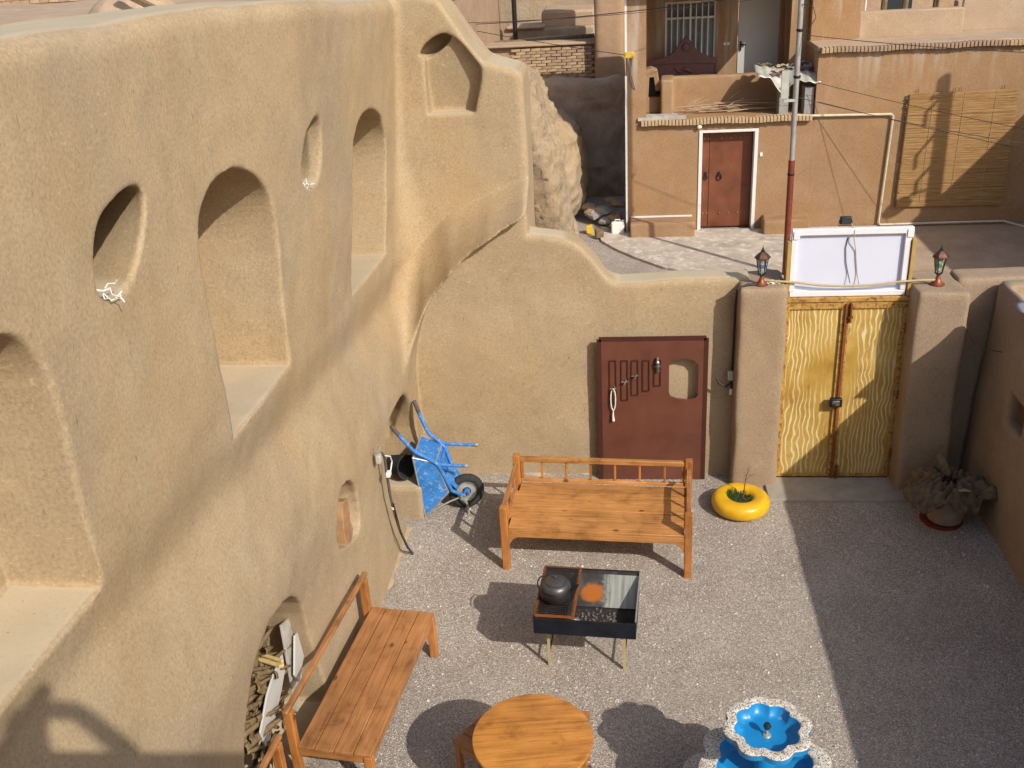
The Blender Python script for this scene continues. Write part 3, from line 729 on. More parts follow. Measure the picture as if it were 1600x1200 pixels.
# red board with hooks
def board():
    t = thing('wooden_board', 'reddish brown board with five hook slots and a rounded cut-out leaning on the wall', 'board', (.33, 9.8, 0))
    hole = [(.50, 1.40), (.53, 1.46), (.66, 1.485), (.77, 1.455), (.81, 1.40), (.81, 1.05), (.78, 1.01), (.70, .985), (.60, 1.0), (.52, 1.03), (.50, 1.08)]
    x0, x1, z0, z1 = -.245, .885, .0, 1.715
    import bmesh
    bm = bmesh.new()
    out = [bm.verts.new((x, 0, z)) for x, z in ((x0, z0), (x1, z0), (x1, z1), (x0, z1))]; hv = [bm.verts.new((x, 0, z)) for x, z in hole]
    ed = [bm.edges.new((l[i], l[(i + 1) % len(l)])) for l in (out, hv) for i in range(len(l))]
    bmesh.ops.triangle_fill(bm, edges=ed, use_beauty=True)
    me = bpy.data.meshes.new('panel'); bm.to_mesh(me); bm.free()
    o = bpy.data.objects.new('panel', me); COL.objects.link(o); o.parent = t; o.location = Vector((0, 9.80, 0)) - Vector(t['_w'])
    me.materials.append(MATS['red_board']); so_ = o.modifiers.new('s', 'SOLIDIFY'); so_.thickness = .035; so_.offset = 0
    fr = MB()
    for a, b in (((x0, z0), (x0, z1)), ((x0, z1), (x1, z1)), ((x1, z1), (x1, z0))):
        fr.bar((a[0], 9.79, a[1]), (b[0], 9.79, b[1]), .05, .016, (0, 1, 0))
    obj('edge_strip', fr, 'red_board_dark', t)
    zb = [.96, 1.0, 1.06, 1.11, 1.17]; xs = [-.10, .025, .135, .255, .375]
    for i in range(5):
        x = xs[i]; z = zb[i]; s = MB(); w_ = .034
        for a, b in (((x - w_, z), (x - w_, 1.47)), ((x - w_, 1.47), (x + w_, 1.47)), ((x + w_, 1.47), (x + w_, z)), ((x + w_, z), (x - w_, z))):
            s.bar((a[0], 9.775, a[1]), (b[0], 9.775, b[1]), .010, .010, (0, 1, 0))
        obj('slot_frame', s, 'red_board_dark', t)
        if i < 5 and i != 3:
            zh = [1.14, 1.22, 1.29, 0, 1.40][i]
            h = MB().tube([(x, 9.775, zh), (x, 9.74, zh), (x - .01, 9.725, zh + .02)], .006, 6).tube([(x - .035, 9.765, zh), (x + .035, 9.765, zh + .005)], .007, 6).tube([(x + .02, 9.765, zh + .03), (x, 9.74, zh - .02)], .006, 6)
            if i == 4: h.tube([(x, 9.76, zh + .11), (x, 9.74, zh + .05), (x + .01, 9.745, zh - .05)], .014, 8).lathe([(.02, 0), (.024, .02), (.012, .04)], 8, (x, 9.745, zh + .04))
            obj('hook', h, 'bare_steel', t, smooth=True)
    obj('foot_block', MB().box(x0 + .02, x1 - .02, 9.83, 9.87, 0, .06), 'red_board_dark', t)
board()
pts = [(-.10 + .026 * math.sin(a), 9.752, 1.02 + .13 * math.cos(a)) for a in np.linspace(0, 2 * math.pi, 20)]
o = thing('necklace', 'pale bead necklace with a tassel hanging from the first hook of the reddish board', 'necklace', (-.10, 9.752, .8))
obj('beads', MB().tube(pts, .007, 6), 'white_cable', o, smooth=True)
obj('tassel', MB().tube([(-.10, 9.75, .895), (-.103, 9.75, .83), (-.10, 9.75, .76)], [.006, .010, .016], 8), 'white_cable', o, smooth=True)

# ------------------------------------------------------------------ benches
def bench_one():
    t = thing('daybed', 'wide pine bench with spindled back and arms in front of the reddish board', 'bench', (-.245, 8.44, 0), R(-3.6), local=True)
    L, D, H = 1.76, .86, .48; hx, hy = L / 2, D / 2
    for x, y, z in ((-hx, -hy, .71), (hx, -hy, .71), (-hx, hy, .80), (hx, hy, .80)):
        obj('leg', MB().box(x - .036, x + .036, y - .036, y + .036, 0, z), 'pine_post', t, bevel=.006)
    n = 5; wd = (D - .02) / n
    for i in range(n):
        y = -hy + .0 + i * wd + (0.01 if i else -.03)
        dz = random.uniform(-.002, .002)
        x0, x1 = (-hx + .04, hx - .04) if i in (0, n - 1) else (-hx + .005, hx - .005)
        obj('plank', MB().box(x0, x1, y + .003, -hy + (i + 1) * wd + .01 - .001, H - .025 + dz, H + dz), 'pine_x', t, bevel=.0035)
    ap = [(-hx + .036, H - .027), (-hx + .036, H - .19), (-hx + .055, H - .17), (-hx + .08, H - .125), (-hx + .12, H - .10), (-hx + .16, H - .095)]
    ap = ap + [(-x, z) for x, z in ap[::-1]]
    obj('apron', MB().prism(ap, 1, -hy - .03, -hy - .005), 'pine_x', t, bevel=.003)
    obj('apron', MB().prism(ap, 1, hy - .01, hy + .02), 'pine_x', t, bevel=.003)
    for s in (-1, 1): obj('side_apron', MB().box(s * hx - .015, s * hx + .015, -hy + .036, hy - .036, H - .11, H - .026), 'pine_y', t, bevel=.003)
    obj('top_rail', MB().box(-hx + .036, hx - .036, hy - .022, hy + .028, .725, .775), 'pine_x', t, bevel=.005)
    obj('lower_rail', MB().box(-hx + .036, hx - .036, hy - .016, hy + .022, H + .012, H + .047), 'pine_x', t, bevel=.004)
    for k in range(6):
        x = -hx + (k + 1) * L / 7 + .01
        obj('spindle', MB().box(x - .011, x + .011, hy - .008, hy + .014, H + .047, .725), 'pine_post', t, bevel=.003)
    for s in (-1, 1):
        obj('spindle', MB().box(s * (hx - .055) - .014, s * (hx - .055) + .014, hy - .012, hy + .016, H + .047, .725), 'pine_post', t, bevel=.003)
        a = MB().bar((s * hx, -hy + .02, .69), (s * hx, hy - .03, .70), .045, .035)
        obj('arm_rail', a, 'pine_y', t, bevel=.004)
        obj('arm_lower_rail', MB().box(s * hx - .014, s * hx + .014, -hy + .036, hy - .036, H + .005, H + .03), 'pine_y', t, bevel=.003)
        for k in range(3):
            y = -hy + (k + 1) * D / 4
            obj('arm_spindle', MB().box(s * hx - .010, s * hx + .010, y - .012, y + .012, H + .03, .675), 'pine_post', t, bevel=.003)
bench_one()
def bench_two():
    t = thing('bench', 'narrow pine bench with a single back rail beside the niche full of firewood', 'bench', (-2.015, 6.0, 0), R(-6.5), group='narrow pine benches along the left wall', local=True)
    W, L, H = .60, 1.64, .45; hx, hy = W / 2, L / 2
    for x, y, z in ((-hx, -hy, .76), (-hx, hy, .76), (hx, -hy, H - .03), (hx, hy, H - .03)):
        if x < 0: m = MB().box(x - .035, x + .03, y - .03 + (.03 if y < 0 else -.03), y + .03 + (.03 if y < 0 else -.03), 0, z)
        else: m = MB().box(x - .065, x, y + (.0 if y < 0 else -.06), y + (.06 if y < 0 else .0), 0, z)
        obj('leg', m, 'pine_post', t, bevel=.006)
    ws = [.16, .15, .15, .137]; x = -hx
    for i, w_ in enumerate(ws):
        obj('plank', MB().box(x + (.032 if i == 0 else .0025), x + w_ - .0025, -hy + random.uniform(0, .006), hy - random.uniform(0, .006), H - .028, H + random.uniform(-.002, .002)), 'pine_y', t, bevel=.004)
        x += w_
    obj('rail', MB().box(-hx - .022, -hx + .022, -hy - .03, hy + .03, .76, .80), 'pine_y', t, bevel=.01)
    obj('apron', MB().box(hx - .035, hx - .012, -hy + .06, hy - .06, H - .10, H - .03), 'pine_y', t, bevel=.003)
    obj('apron', MB().box(-hx + .012, -hx + .032, -hy + .06, hy - .06, H - .10, H - .03), 'pine_y', t, bevel=.003)
    for s in (-1, 1): obj('end_apron', MB().box(-hx + .03, hx - .066, s * (hy - .02) - .012, s * (hy - .02) + .012, H - .09, H - .03), 'pine_x', t, bevel=.003)
    obj('stretcher', MB().box(-hx + .03, hx - .066, -hy + .02, -hy + .045, .16, .21), 'pine_x', t, bevel=.003)
    return t
b2 = bench_two()
copy_thing(b2, (-2.16, 4.12, 0), R(-5), 'narrow pine bench mostly below the bottom edge, only its rail corner in view')

# round table and stools
def table():
    t = thing('round_table', 'round pine table with a worn orange top', 'table', (-.63, 5.07, 0), R(8), local=True)
    obj('tabletop', MB().lathe([(.02, .735), (.395, .735), (.412, .742), (.415, .752), (.410, .762), (.40, .765), (.02, .765)], 64), 'pine_table', t, smooth=True)
    obj('under_ring', MB().lathe([(.30, .67), (.33, .67), (.33, .735), (.30, .735)], 40, closed=True), 'pine_post', t, smooth=True)
    for k in range(4):
        a = math.pi / 4 + k * math.pi / 2
        obj('leg', MB().bar((.25 * math.cos(a), .25 * math.sin(a), .70), (.30 * math.cos(a), .30 * math.sin(a), 0), .055, .055), 'pine_post', t, bevel=.005)
    obj('stretcher', MB().bar((-.2, -.2, .25), (.2, .2, .25), .04, .04), 'pine_post', t, bevel=.004)
    obj('stretcher', MB().bar((-.2, .2, .205), (.2, -.2, .205), .04, .04), 'pine_post', t, bevel=.004)
table()
def stool():
    t = thing('stool', 'square pine stool showing left of the round table', 'stool', (-1.02, 5.36, 0), R(57), group='square pine stools around the round table', local=True)
    h = .45
    for i in range(3): obj('plank', MB().box(-.165 + i * .11 + .002, -.165 + (i + 1) * .11 - .002, -.165, .165, h - .028, h), 'pine_y', t, bevel=.004)
    for x in (-.135, .135):
        for y in (-.135, .135): obj('leg', MB().box(x - .022, x + .022, y - .022, y + .022, 0, h - .028), 'pine_post', t, bevel=.004)
    for s in (-1, 1):
        obj('apron', MB().box(-.113, .113, s * .135 - .01, s * .135 + .01, h - .09, h - .028), 'pine_x', t)
        obj('apron', MB().box(s * .135 - .01, s * .135 + .01, -.113, .113, h - .09, h - .028), 'pine_y', t)
        obj('stretcher', MB().bar((s * .135, -.113, .14), (s * .135, .113, .14), .022, .022), 'pine_post', t)
    return t
st = stool()
copy_thing(st, (-.43, 5.50, 0), R(-3), 'square pine stool pushed under the back right edge of the round table')
copy_thing(st, (-.34, 4.93, 0), R(20), 'square pine stool in front of the round table, cut by the bottom of the photo')

# ------------------------------------------------------------------ barbecue
def bbq():
    t = thing('charcoal_grill', 'sooty open trough grill on thin legs in the middle of the gravel', 'barbecue', (-.30, 6.80, 0), R(-4), local=True)
    hx, hy, z0, z1 = .415, .355, .50, .645; ix, iy = .36, .02
    def slope(a, b, mat, nm):   # a: top edge pair, b: bottom edge pair
        return obj(nm, MB().add([a[0], a[1], b[1], b[0]], [(0, 1, 2, 3)]), mat, t, solid=.004)
    slope(((-hx, -hy, z1), (hx, -hy, z1)), ((-hx, -hy, z0), (hx, -hy, z0)), 'blue_steel', 'front_panel')
    slope(((-hx, hy, z1), (hx, hy, z1)), ((-hx, iy, z0), (hx, iy, z0)), 'soot', 'back_panel')
    obj('back_lining', MB().add([(-hx + .01, hy - .008, z1 - .004), (hx - .01, hy - .008, z1 - .004), (hx - .01, iy - .004, z0 + .01), (-hx + .01, iy - .004, z0 + .01)], [(0, 1, 2, 3)]), 'grill_back', t, solid=.003)
    slope(((-hx, -hy, z1), (-hx, hy, z1)), ((-hx, -hy, z0), (-hx, iy, z0)), 'rust', 'left_panel')
    slope(((hx, -hy, z1 + .03), (hx, hy, z1)), ((hx, -hy, z0), (hx, iy, z0)), 'soot', 'right_panel')
    obj('bottom_panel', MB().box(-hx, hx, -hy, iy, z0 - .004, z0), 'soot', t)
    obj('rim', MB().bar((-hx, -hy, z1), (hx, -hy, z1), .012, .012).bar((-hx, hy, z1), (hx, hy, z1), .012, .012).bar((-hx, -hy, z1), (-hx, hy, z1), .012, .012), 'iron_dark', t)
    obj('side_rim', MB().bar((hx, -hy, z1 + .03), (hx, hy, z1), .012, .012), 'pale_metal', t)
    for x in (-.33, .31):
        for y, dy in ((-.16, 0), (.15, .06)):
            obj('leg', MB().bar((x, y, z0), (x + (.0), y + dy, 0), .022, .022), 'tan_cable', t)
        obj('cross_brace', MB().bar((x, -.16, .12), (x, .19, .12), .012, .012), 'iron_dark', t)
    a = MB(); rs = random.Random(4)
    for _ in range(160):
        x = rs.uniform(-.1, .26); y = rs.gauss(-.06, .08); y -= .1; r = rs.uniform(.002, .008)
        if -.34 < y < 0: a.box(x - r, x + r, y - r, y + r, z0, z0 + r * 1.2, r * .4)
    obj('ash', a, 'ash', t, kind='stuff')
    obj('foil_strip', MB().add([(-.16, -.31, z0 + .02), (.24, -.33, z0 + .01), (.22, -.28, z0 + .012), (-.10, -.17, z0 + .02)], [(0, 1, 2, 3)]), 'foil', t, solid=.002)
    gt = MB()
    gx0, gx1 = -.405, -.10
    for a_, b_ in (((gx0, -.33), (gx1, -.33)), ((gx0, .34), (gx1, .34)), ((gx0, -.33), (gx0, .34)), ((gx1, -.33), (gx1, .34))):
        gt.bar((*a_, z1 + .016), (*b_, z1 + .016), .02, .014)
    obj('grate_frame', gt, 'rust', t); gt = MB()
    for k in range(1, 14): gt.bar((gx0 + k * .022, -.33, z1 + .022), (gx0 + k * .022, .34, z1 + .022), .004, .004)
    for k in range(1, 28): gt.bar((gx0, -.33 + k * .024, z1 + .027), (gx1, -.33 + k * .024, z1 + .027), .004, .004)
    obj('grate', gt, 'soot', t)
    obj('partition', MB().bar((gx1 + .0, -.33, z1 - .03), (gx1, .34, z1 - .03), .012, .07), 'rust', t)
bbq()
def kettle():
    t = thing('kettle', 'blackened round kettle standing on the grate of the grill', 'kettle', (-.565, 6.72, .678), 0, local=True)
    obj('body', MB().lathe([(.02, 0), (.115, 0), (.128, .02), (.132, .07), (.125, .11), (.10, .145), (.085, .152)], 36), 'kettle_black', t, smooth=True, angle=60)
    obj('shoulder', MB().lathe([(.126, .112), (.128, .118), (.104, .150), (.086, .157), (.082, .152)], 36), 'kettle_lid', t, smooth=True, angle=60)
    ld = obj('lid', MB().lathe([(.084, .155), (.085, .163), (.06, .178), (.02, .186), (.001, .187)], 30), 'kettle_lid', t, smooth=True, angle=60)
    sub('knob', MB().lathe([(.006, .185), (.006, .195), (.014, .20), (.012, .212), (.001, .215)], 14), 'kettle_lid', ld, smooth=True)
    obj('spout', MB().tube([(.11, -.02, .06), (.15, -.03, .09), (.175, -.035, .14), (.19, -.038, .155)], [.026, .02, .014, .013], 12), 'kettle_black', t, smooth=True)
    pts = [(-.0, .105 * math.cos(a), .12 + .13 * math.sin(a) * .3) for a in np.linspace(0, math.pi, 12)]
    obj('handle', MB().tube([(-.02, .12 * math.cos(a) * 1.0, .125 + .022 * math.sin(a)) for a in np.linspace(0, math.pi, 2)] if False else [(-.10 - .05 * math.sin(a), .02 + .10 * math.cos(a), .12 + .01 * math.sin(a)) for a in np.linspace(0, math.pi, 12)], .006, 8), 'iron_dark', t, smooth=True)
kettle()

# ------------------------------------------------------------------ fountain
def fountain():
    t = thing('fountain', 'blue three-tiered scalloped fountain with speckled terrazzo rims', 'fountain', (.92, 5.03, 0), R(10), local=True)
    def bowl(R_, zt, d, nm, foot, rim=.075):
        am = .15
        inner = [(.02, zt - d, 0), (R_ * .5, zt - d + .004, .5), (R_ - rim - .05, zt - d * .93, .9), (R_ - rim - .022, zt - d * .75, 1), (R_ - rim - .006, zt - .015, 1), (R_ - rim, zt - .001, 1)]
        rimp = [(R_ - rim, zt - .001, 1), (R_ - rim + .006, zt + .006, 1), (R_ - .006, zt + .006, 1), (R_, zt - .001, 1)]
        outer = [(R_, zt - .001, 1), (R_ - .004, zt - .045, 1), (R_ * .80, zt - d * .8, .9), (R_ * .5, zt - d - .05, .5), (foot, zt - d - .10, .1)]
        b = obj(nm, MB().lathe(inner, 160, lobes=8, amp=am, caps=False), 'fountain_blue', t, smooth=True, angle=50)
        sub('bowl_outside', MB().lathe(outer, 160, lobes=8, amp=am, caps=False), 'fountain_blue', b, smooth=True, angle=50)
        sub('terrazzo_rim', MB().lathe(rimp, 160, lobes=8, amp=am, caps=False), 'terrazzo', b, smooth=True, angle=50)
    bowl(.276, .95, .075, 'top_bowl', .07, .072)
    bowl(.42, .62, .11, 'middle_bowl', .10, .115)
    bowl(.56, .28, .15, 'lower_bowl', .24, .13)
    obj('column', MB().lathe([(.12, .42), (.085, .46), (.07, .55), (.075, .70), (.07, .74)], 24), 'fountain_blue', t, smooth=True)
    obj('column', MB().lathe([(.34, 0), (.3, .03), (.12, .08), (.10, .2), (.11, .38)], 24), 'fountain_blue', t, smooth=True)
    obj('spout', MB().tube([(0, 0, .86), (0, 0, .95)], .009, 10), 'pale_metal', t, smooth=True)
    obj('spout_cap', MB().lathe([(.001, .93), (.018, .935), (.026, .955), (.018, .975), (.001, .98)], 18), 'black_plastic', t, smooth=True)
    obj('spout_base', MB().lathe([(.03, .875), (.024, .885), (.01, .89)], 14), 'pale_metal', t, smooth=True)
fountain()

# ------------------------------------------------------------------ tyre planter
def tyre():
    t = thing('tyre_planter', 'glossy yellow painted tyre planter with green shoots beside the left gate pillar', 'planter', (1.235, 9.16, 0), 0, local=True)
    prof = []
    for a in np.linspace(0, 2 * math.pi, 28, endpoint=False):
        c, s = math.cos(a), math.sin(a)
        prof.append((.205 + .098 * (abs(c) ** .8) * (1 if c > 0 else -1), .095 + .088 * (abs(s) ** .85) * (1 if s > 0 else -1)))
    obj('tyre', MB().lathe(prof, 64, closed=True), 'yellow_paint', t, smooth=True, angle=80)
    obj('soil', MB().sheet(lambda u, v: ((.16 * v) * math.cos(6.283 * u), (.16 * v) * math.sin(6.283 * u), .125 + .01 * math.sin(u * 40) * v), 28, 5), 'soil', t, smooth=True)
    gr = MB(); rs = random.Random(2)
    for _ in range(520):
        a = rs.uniform(0, 6.28); r = .145 * math.sqrt(rs.random()) if rs.random() > .5 else rs.uniform(.1, .15)
        if rs.random() < .45: a = rs.gauss(2.9, .5)
        x, y = r * math.cos(a), r * math.sin(a); h = rs.uniform(.02, .065) * (1.5 if math.cos(a - 2.7) > .6 else 1)
        d = rs.uniform(0, 6.28); w_ = rs.uniform(.003, .007); lx, ly = rs.uniform(-.03, .03), rs.uniform(-.03, .03)
        gr.add([(x - w_ * math.cos(d), y - w_ * math.sin(d), .12), (x + w_ * math.cos(d), y + w_ * math.sin(d), .12), (x + lx * .6 + w_ * .8, y + ly * .6, .12 + h * .7), (x + lx, y + ly, .12 + h)], [(0, 1, 2), (0, 2, 3)])
    obj('green_shoots', gr, 'leaf', t, kind='stuff')
    s = MB().tube([(.03, .03, .12), (.04, .04, .25), (.045, .03, .36), (.07, .03, .47), (.085, .02, .52)], [.006, .005, .004, .003, .0015], 6)
    for p, q in (((.042, .04, .27), (.0, .03, .31)), ((.045, .03, .34), (.10, .04, .40)), ((.05, .03, .38), (.02, .02, .44)), ((.09, .035, .39), (.14, .03, .41)), ((.07, .03, .46), (.045, .02, .50))):
        s.tube([p, [(a + b) / 2 + .004 for a, b in zip(p, q)], q], [.003, .002, .001], 5)
    obj('bare_stem', s, 'twig', t, smooth=True)
tyre()

# ------------------------------------------------------------------ pot with burlap in the shaded corner
def pot():
    t = thing('plant_pot', 'clay pot wrapped on top with a crumpled burlap sack in the shaded right corner', 'pot', (3.26, 8.97, 0), 0, local=True)
    obj('pot', MB().lathe([(.15, .02), (.17, .04), (.205, .30), (.225, .36), (.235, .37), (.235, .40), (.21, .40), (.2, .36)], 32), 'clay_pot', t, smooth=True)
    obj('saucer', MB().lathe([(.16, 0), (.20, .0), (.21, .02), (.19, .025), (.16, .015)], 28, (-.03, 0, 0)), 'pole_red', t, smooth=True)
    rs = np.random.RandomState(1); ph = rs.uniform(0, 6, 8)
    def f(u, v):
        a = 6.2832 * u
        R_ = .10 + .33 * v ** .9 * (1 + .22 * math.sin(3 * a + ph[0]) + .13 * math.sin(7 * a + ph[1]) + .06 * math.sin(13 * a + ph[3]))
        R_ += .012 * math.sin(19 * a + 9 * v) * v
        z = .47 - .07 * v ** 2 - .14 * max(0, v - .5) + .012 * math.sin(23 * a + 17 * v) * math.sin(13 * v + 3 * a) + .05 * math.sin(5 * a + v * 5 + ph[2]) * v + .035 * math.sin(11 * a + ph[4] + v * 9) + .02 * math.sin(17 * a - v * 14)
        return (R_ * math.cos(a), R_ * math.sin(a) * .85, z)
    obj('burlap_sack', MB().sheet(f, 120, 18), 'burlap', t, smooth=True, solid=.008, angle=180)
    obj('dry_leaf', MB().sheet(lambda u, v: (-.03 + .17 * u, -.22 + .05 * (v - .5) * math.sin(3.1 * u), .475 + .03 * math.sin(3 * u) - .6 * (v - .5) ** 2 * .1), 8, 3), 'old_wood', t, smooth=True, solid=.003)
    obj('wood_stub', MB().tube([(.02, .12, .45), (-.02, .2, .56), (-.05, .24, .64)], [.04, .045, .03], 9), 'bark', t, smooth=True)
pot()
o = obj('curved_rod', MB().tube([(3.38, 9.55, 1.95), (3.44, 9.52, 1.80), (3.56, 9.45, 1.70), (3.72, 9.35, 1.70), (3.85, 9.35, 1.78)], .006, 6), 'twig', smooth=True)
tag(o, 'thin brown wire looping in front of the shaded low wall', 'wire')

# ------------------------------------------------------------------ wheelbarrow leaning in the arch
def barrow():
    t = thing('wheelbarrow', 'worn blue wheelbarrow tipped up on its wheel against the corner of the mud walls', 'wheelbarrow', (-1.9, 9.15, 0))
    yn, yf = 8.96, 9.42
    A = [(-2.20, yn, .74), (-1.97, yn + .04, .66), (-1.86, yn + .05, .29), (-2.13, yn, .01)]
    B = [(-2.20, yf + .04, .74), (-1.97, yf, .66), (-1.86, yf, .29), (-2.13, yf + .04, .01)]
    tr = MB().add(A + B, [(0, 1, 2, 3), (7, 6, 5, 4), (1, 5, 6, 2), (0, 4, 5, 1), (2, 6, 7, 3)])
    tp = obj('tray', tr, 'barrow_blue', t, solid=.006)
    e = MB().tube([A[0], A[3], B[3], B[0], A[0]], .009, 6).tube([A[0], A[1]], .008, 6).tube([A[1], A[2]], .007, 6).tube([A[2], A[3]], .007, 6).tube([B[0], B[1]], .008, 6).tube([A[1], B[1]], .008, 6)
    sub('tray_edge', e, 'pale_metal', tp, smooth=True)
    ax = (-1.70, 9.19, .205)
    near = [(-1.70, 9.08, .205), (-1.83, 9.03, .30), (-1.945, 9.0, .64), (-2.0, 8.99, .69), (-2.165, 8.98, .80), (-2.20, 8.98, .83), (-2.33, 8.99, 1.0)]
    far = [(-1.70, 9.30, .205), (-1.84, 9.36, .31), (-1.93, 9.40, .62), (-1.97, 9.41, .67), (-2.10, 9.43, .78), (-2.13, 9.44, .83), (-2.20, 9.47, 1.02)]
    gn = [(-2.33, 8.99, 1.0), (-2.40, 9.0, 1.10)]; gf = [(-2.20, 9.47, 1.02), (-2.245, 9.49, 1.15)]
    for p, g_ in ((near, gn), (far, gf)):
        fr = obj('frame_tube', MB().tube(p, .021, 10), 'barrow_blue', t, smooth=True)
        sub('grip', MB().tube(g_, .023, 10), 'grip_rubber', fr, smooth=True)
    for y, z, x in ((9.02, .62, -1.64), (9.41, .66, -1.58)):
        lg = obj('leg', MB().tube([(-1.96, y, z + .02), (-1.90, y, z), (x, y, z - .01)], .019, 10), 'barrow_blue', t, smooth=True)
        sub('leg_foot', MB().tube([(x - .02, y, z - .01), (x + .012, y, z - .012)], .022, 10), 'pale_metal', lg, smooth=True)
    obj('cross_brace', MB().bar((-1.93, 9.02, .60), (-1.93, 9.41, .62), .03, .004), 'barrow_blue', t)
    obj('strut', MB().tube([(-2.06, 8.99, .07), (-1.86, 9.04, .16), (-1.72, 9.08, .20)], .010, 8), 'pale_metal', t, smooth=True)
    obj('strut', MB().tube([(-1.74, 9.04, .23), (-1.68, 9.06, .12), (-1.665, 9.04, .015)], .013, 8), 'pale_metal', t, smooth=True)
    obj('plate', MB().add([(-1.90, 9.03, .45), (-1.78, 9.06, .30), (-1.76, 9.34, .30), (-1.88, 9.38, .46)], [(0, 1, 2, 3)]), 'barrow_blue', t, solid=.004)
    # wheel: built round its axle, axle points towards the camera side
    d = Vector((.28, -.95, .10)).normalized()
    q = d.to_track_quat('Z', 'Y').to_matrix()
    def rot(mb):
        mb.v = [tuple(q @ Vector(p) + Vector(ax)) for p in mb.v]; return mb
    prof = []
    for a in np.linspace(0, 2 * math.pi, 18, endpoint=False): prof.append((.152 + .046 * math.cos(a), .046 * math.sin(a)))
    wh = obj('wheel', rot(MB().lathe(prof, 48, closed=True)), 'rubber', t, smooth=True, angle=80)
    sub('rim', rot(MB().lathe([(.112, -.036), (.116, -.02), (.085, -.012), (.05, -.02), (.05, .02), (.085, .012), (.116, .02), (.112, .036)], 36, closed=True)), 'pale_metal', wh, smooth=True, angle=60)
    sub('hub', rot(MB().tube([(0, 0, -.06), (0, 0, .06)], .035, 16)), 'barrow_blue', wh, smooth=True)
    sub('axle', rot(MB().tube([(0, 0, -.12), (0, 0, .12)], .011, 8)), 'rust', wh, smooth=True)
barrow()
t = thing('bucket', 'black rubber bucket lying behind the wheelbarrow on the plastered block', 'bucket', (-2.42, 9.15, .42))
q = Vector((.8, -.5, .15)).normalized().to_track_quat('Z', 'Y').to_matrix()
mb = MB().lathe([(.001, 0), (.10, 0), (.135, .22), (.14, .22), (.14, .235), (.125, .235), (.095, .012), (.001, .012)], 28)
mb.v = [tuple(q @ Vector(p) + Vector((-2.50, 9.2, .53))) for p in mb.v]
obj('body', mb, 'rubber', t, smooth=True)
hm = MB().tube([(.13 * math.cos(a), .13 * math.sin(a), .235 + .0 * a) for a in np.linspace(0, 3.14, 10)], .005, 6)
hm.v = [tuple(q @ Vector(p) + Vector((-2.50, 9.2, .53))) for p in hm.v]
obj('handle', hm, 'iron_dark', t, smooth=True)
def blockf(X, Y, Z, f): return f
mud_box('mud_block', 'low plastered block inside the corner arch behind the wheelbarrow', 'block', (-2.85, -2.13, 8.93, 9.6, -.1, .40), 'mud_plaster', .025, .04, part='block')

# ------------------------------------------------------------------ small things on the left wall
t = thing('wall_socket', 'white wall socket with a taped brown conduit running down the left wall', 'socket', (-2.23, 7.75, 1.4))
obj('socket_box', MB().box(-2.24, -2.195, 7.71, 7.78, 1.38, 1.46), 'sheet_metal', t, bevel=.006)
obj('bracket', MB().tube([(-2.23, 7.66, 1.55), (-2.20, 7.70, 1.50), (-2.20, 7.76, 1.53), (-2.21, 7.72, 1.57)], .007, 6), 'pale_metal', t, smooth=True)
obj('conduit', MB().tube([(-2.20, 7.80, 1.45), (-2.185, 7.83, 1.40), (-2.19, 7.85, 1.25), (-2.195, 7.89, .95), (-2.19, 7.95, .7), (-2.185, 8.06, .42), (-2.17, 8.22, .12), (-2.15, 8.30, .0)], .013, 8), 'grip_rubber', t, smooth=True)
obj('cable', MB().tube([(-2.175, 7.90, .85), (-2.165, 7.95, .62), (-2.165, 8.03, .38), (-2.15, 8.20, .1), (-2.14, 8.27, 0)], .006, 6), 'black_cable', t, smooth=True)
obj('plug_wire', MB().tube([(-2.17, 7.80, 1.42), (-2.14, 7.86, 1.38), (-2.14, 7.90, 1.30), (-2.15, 7.86, 1.235), (-2.16, 7.83, 1.22)], .007, 6), 'white_cable', t, smooth=True)
obj('plug', MB().box(-2.185, -2.145, 7.79, 7.86, 1.19, 1.235), 'white_plastic', t, bevel=.004)
obj('tape', MB().tube([(-2.192, 7.925, .79), (-2.192, 7.93, .765)], .017, 10), 'white_cable', t)
def wires(cx, cy, cz, seed, label):
    rs = random.Random(seed); m = MB()
    for k in range(4):
        p = [Vector((cx, cy, cz))]
        for i in range(6): p.append(p[-1] + Vector((rs.uniform(-.004, .02), rs.uniform(-.035, .042), rs.uniform(-.032, .02))))
        m.tube(p, .0036, 6)
    m.tube([(cx - .25, cy, cz + .05), (cx, cy + .01, cz)], .006, 6)
    o = obj('electric_wires', m, 'white_cable', smooth=True)
    tag(o, label, 'wire')
wires(-2.37, 4.10, 4.36, 3, 'tangled white wire ends sticking out of the near small hole in the left wall')
wires(-2.34, 7.08, 4.14, 8, 'tangled white wire ends in the narrow small hole beside the second tall niche')
rs = random.Random(5)
o = obj('wood_chunk', MB().prism([(6.84, 1.07), (6.83, 1.25), (6.86, 1.40), (6.92, 1.47), (7.03, 1.44), (7.05, 1.32), (7.03, 1.22), (7.08, 1.10), (7.0, 1.04), (6.9, 1.04)], 0, -2.42, -2.33), 'split_wood', bevel=.006)
tag(o, 'split piece of reddish wood standing in the small oval niche low on the left wall', 'wood')
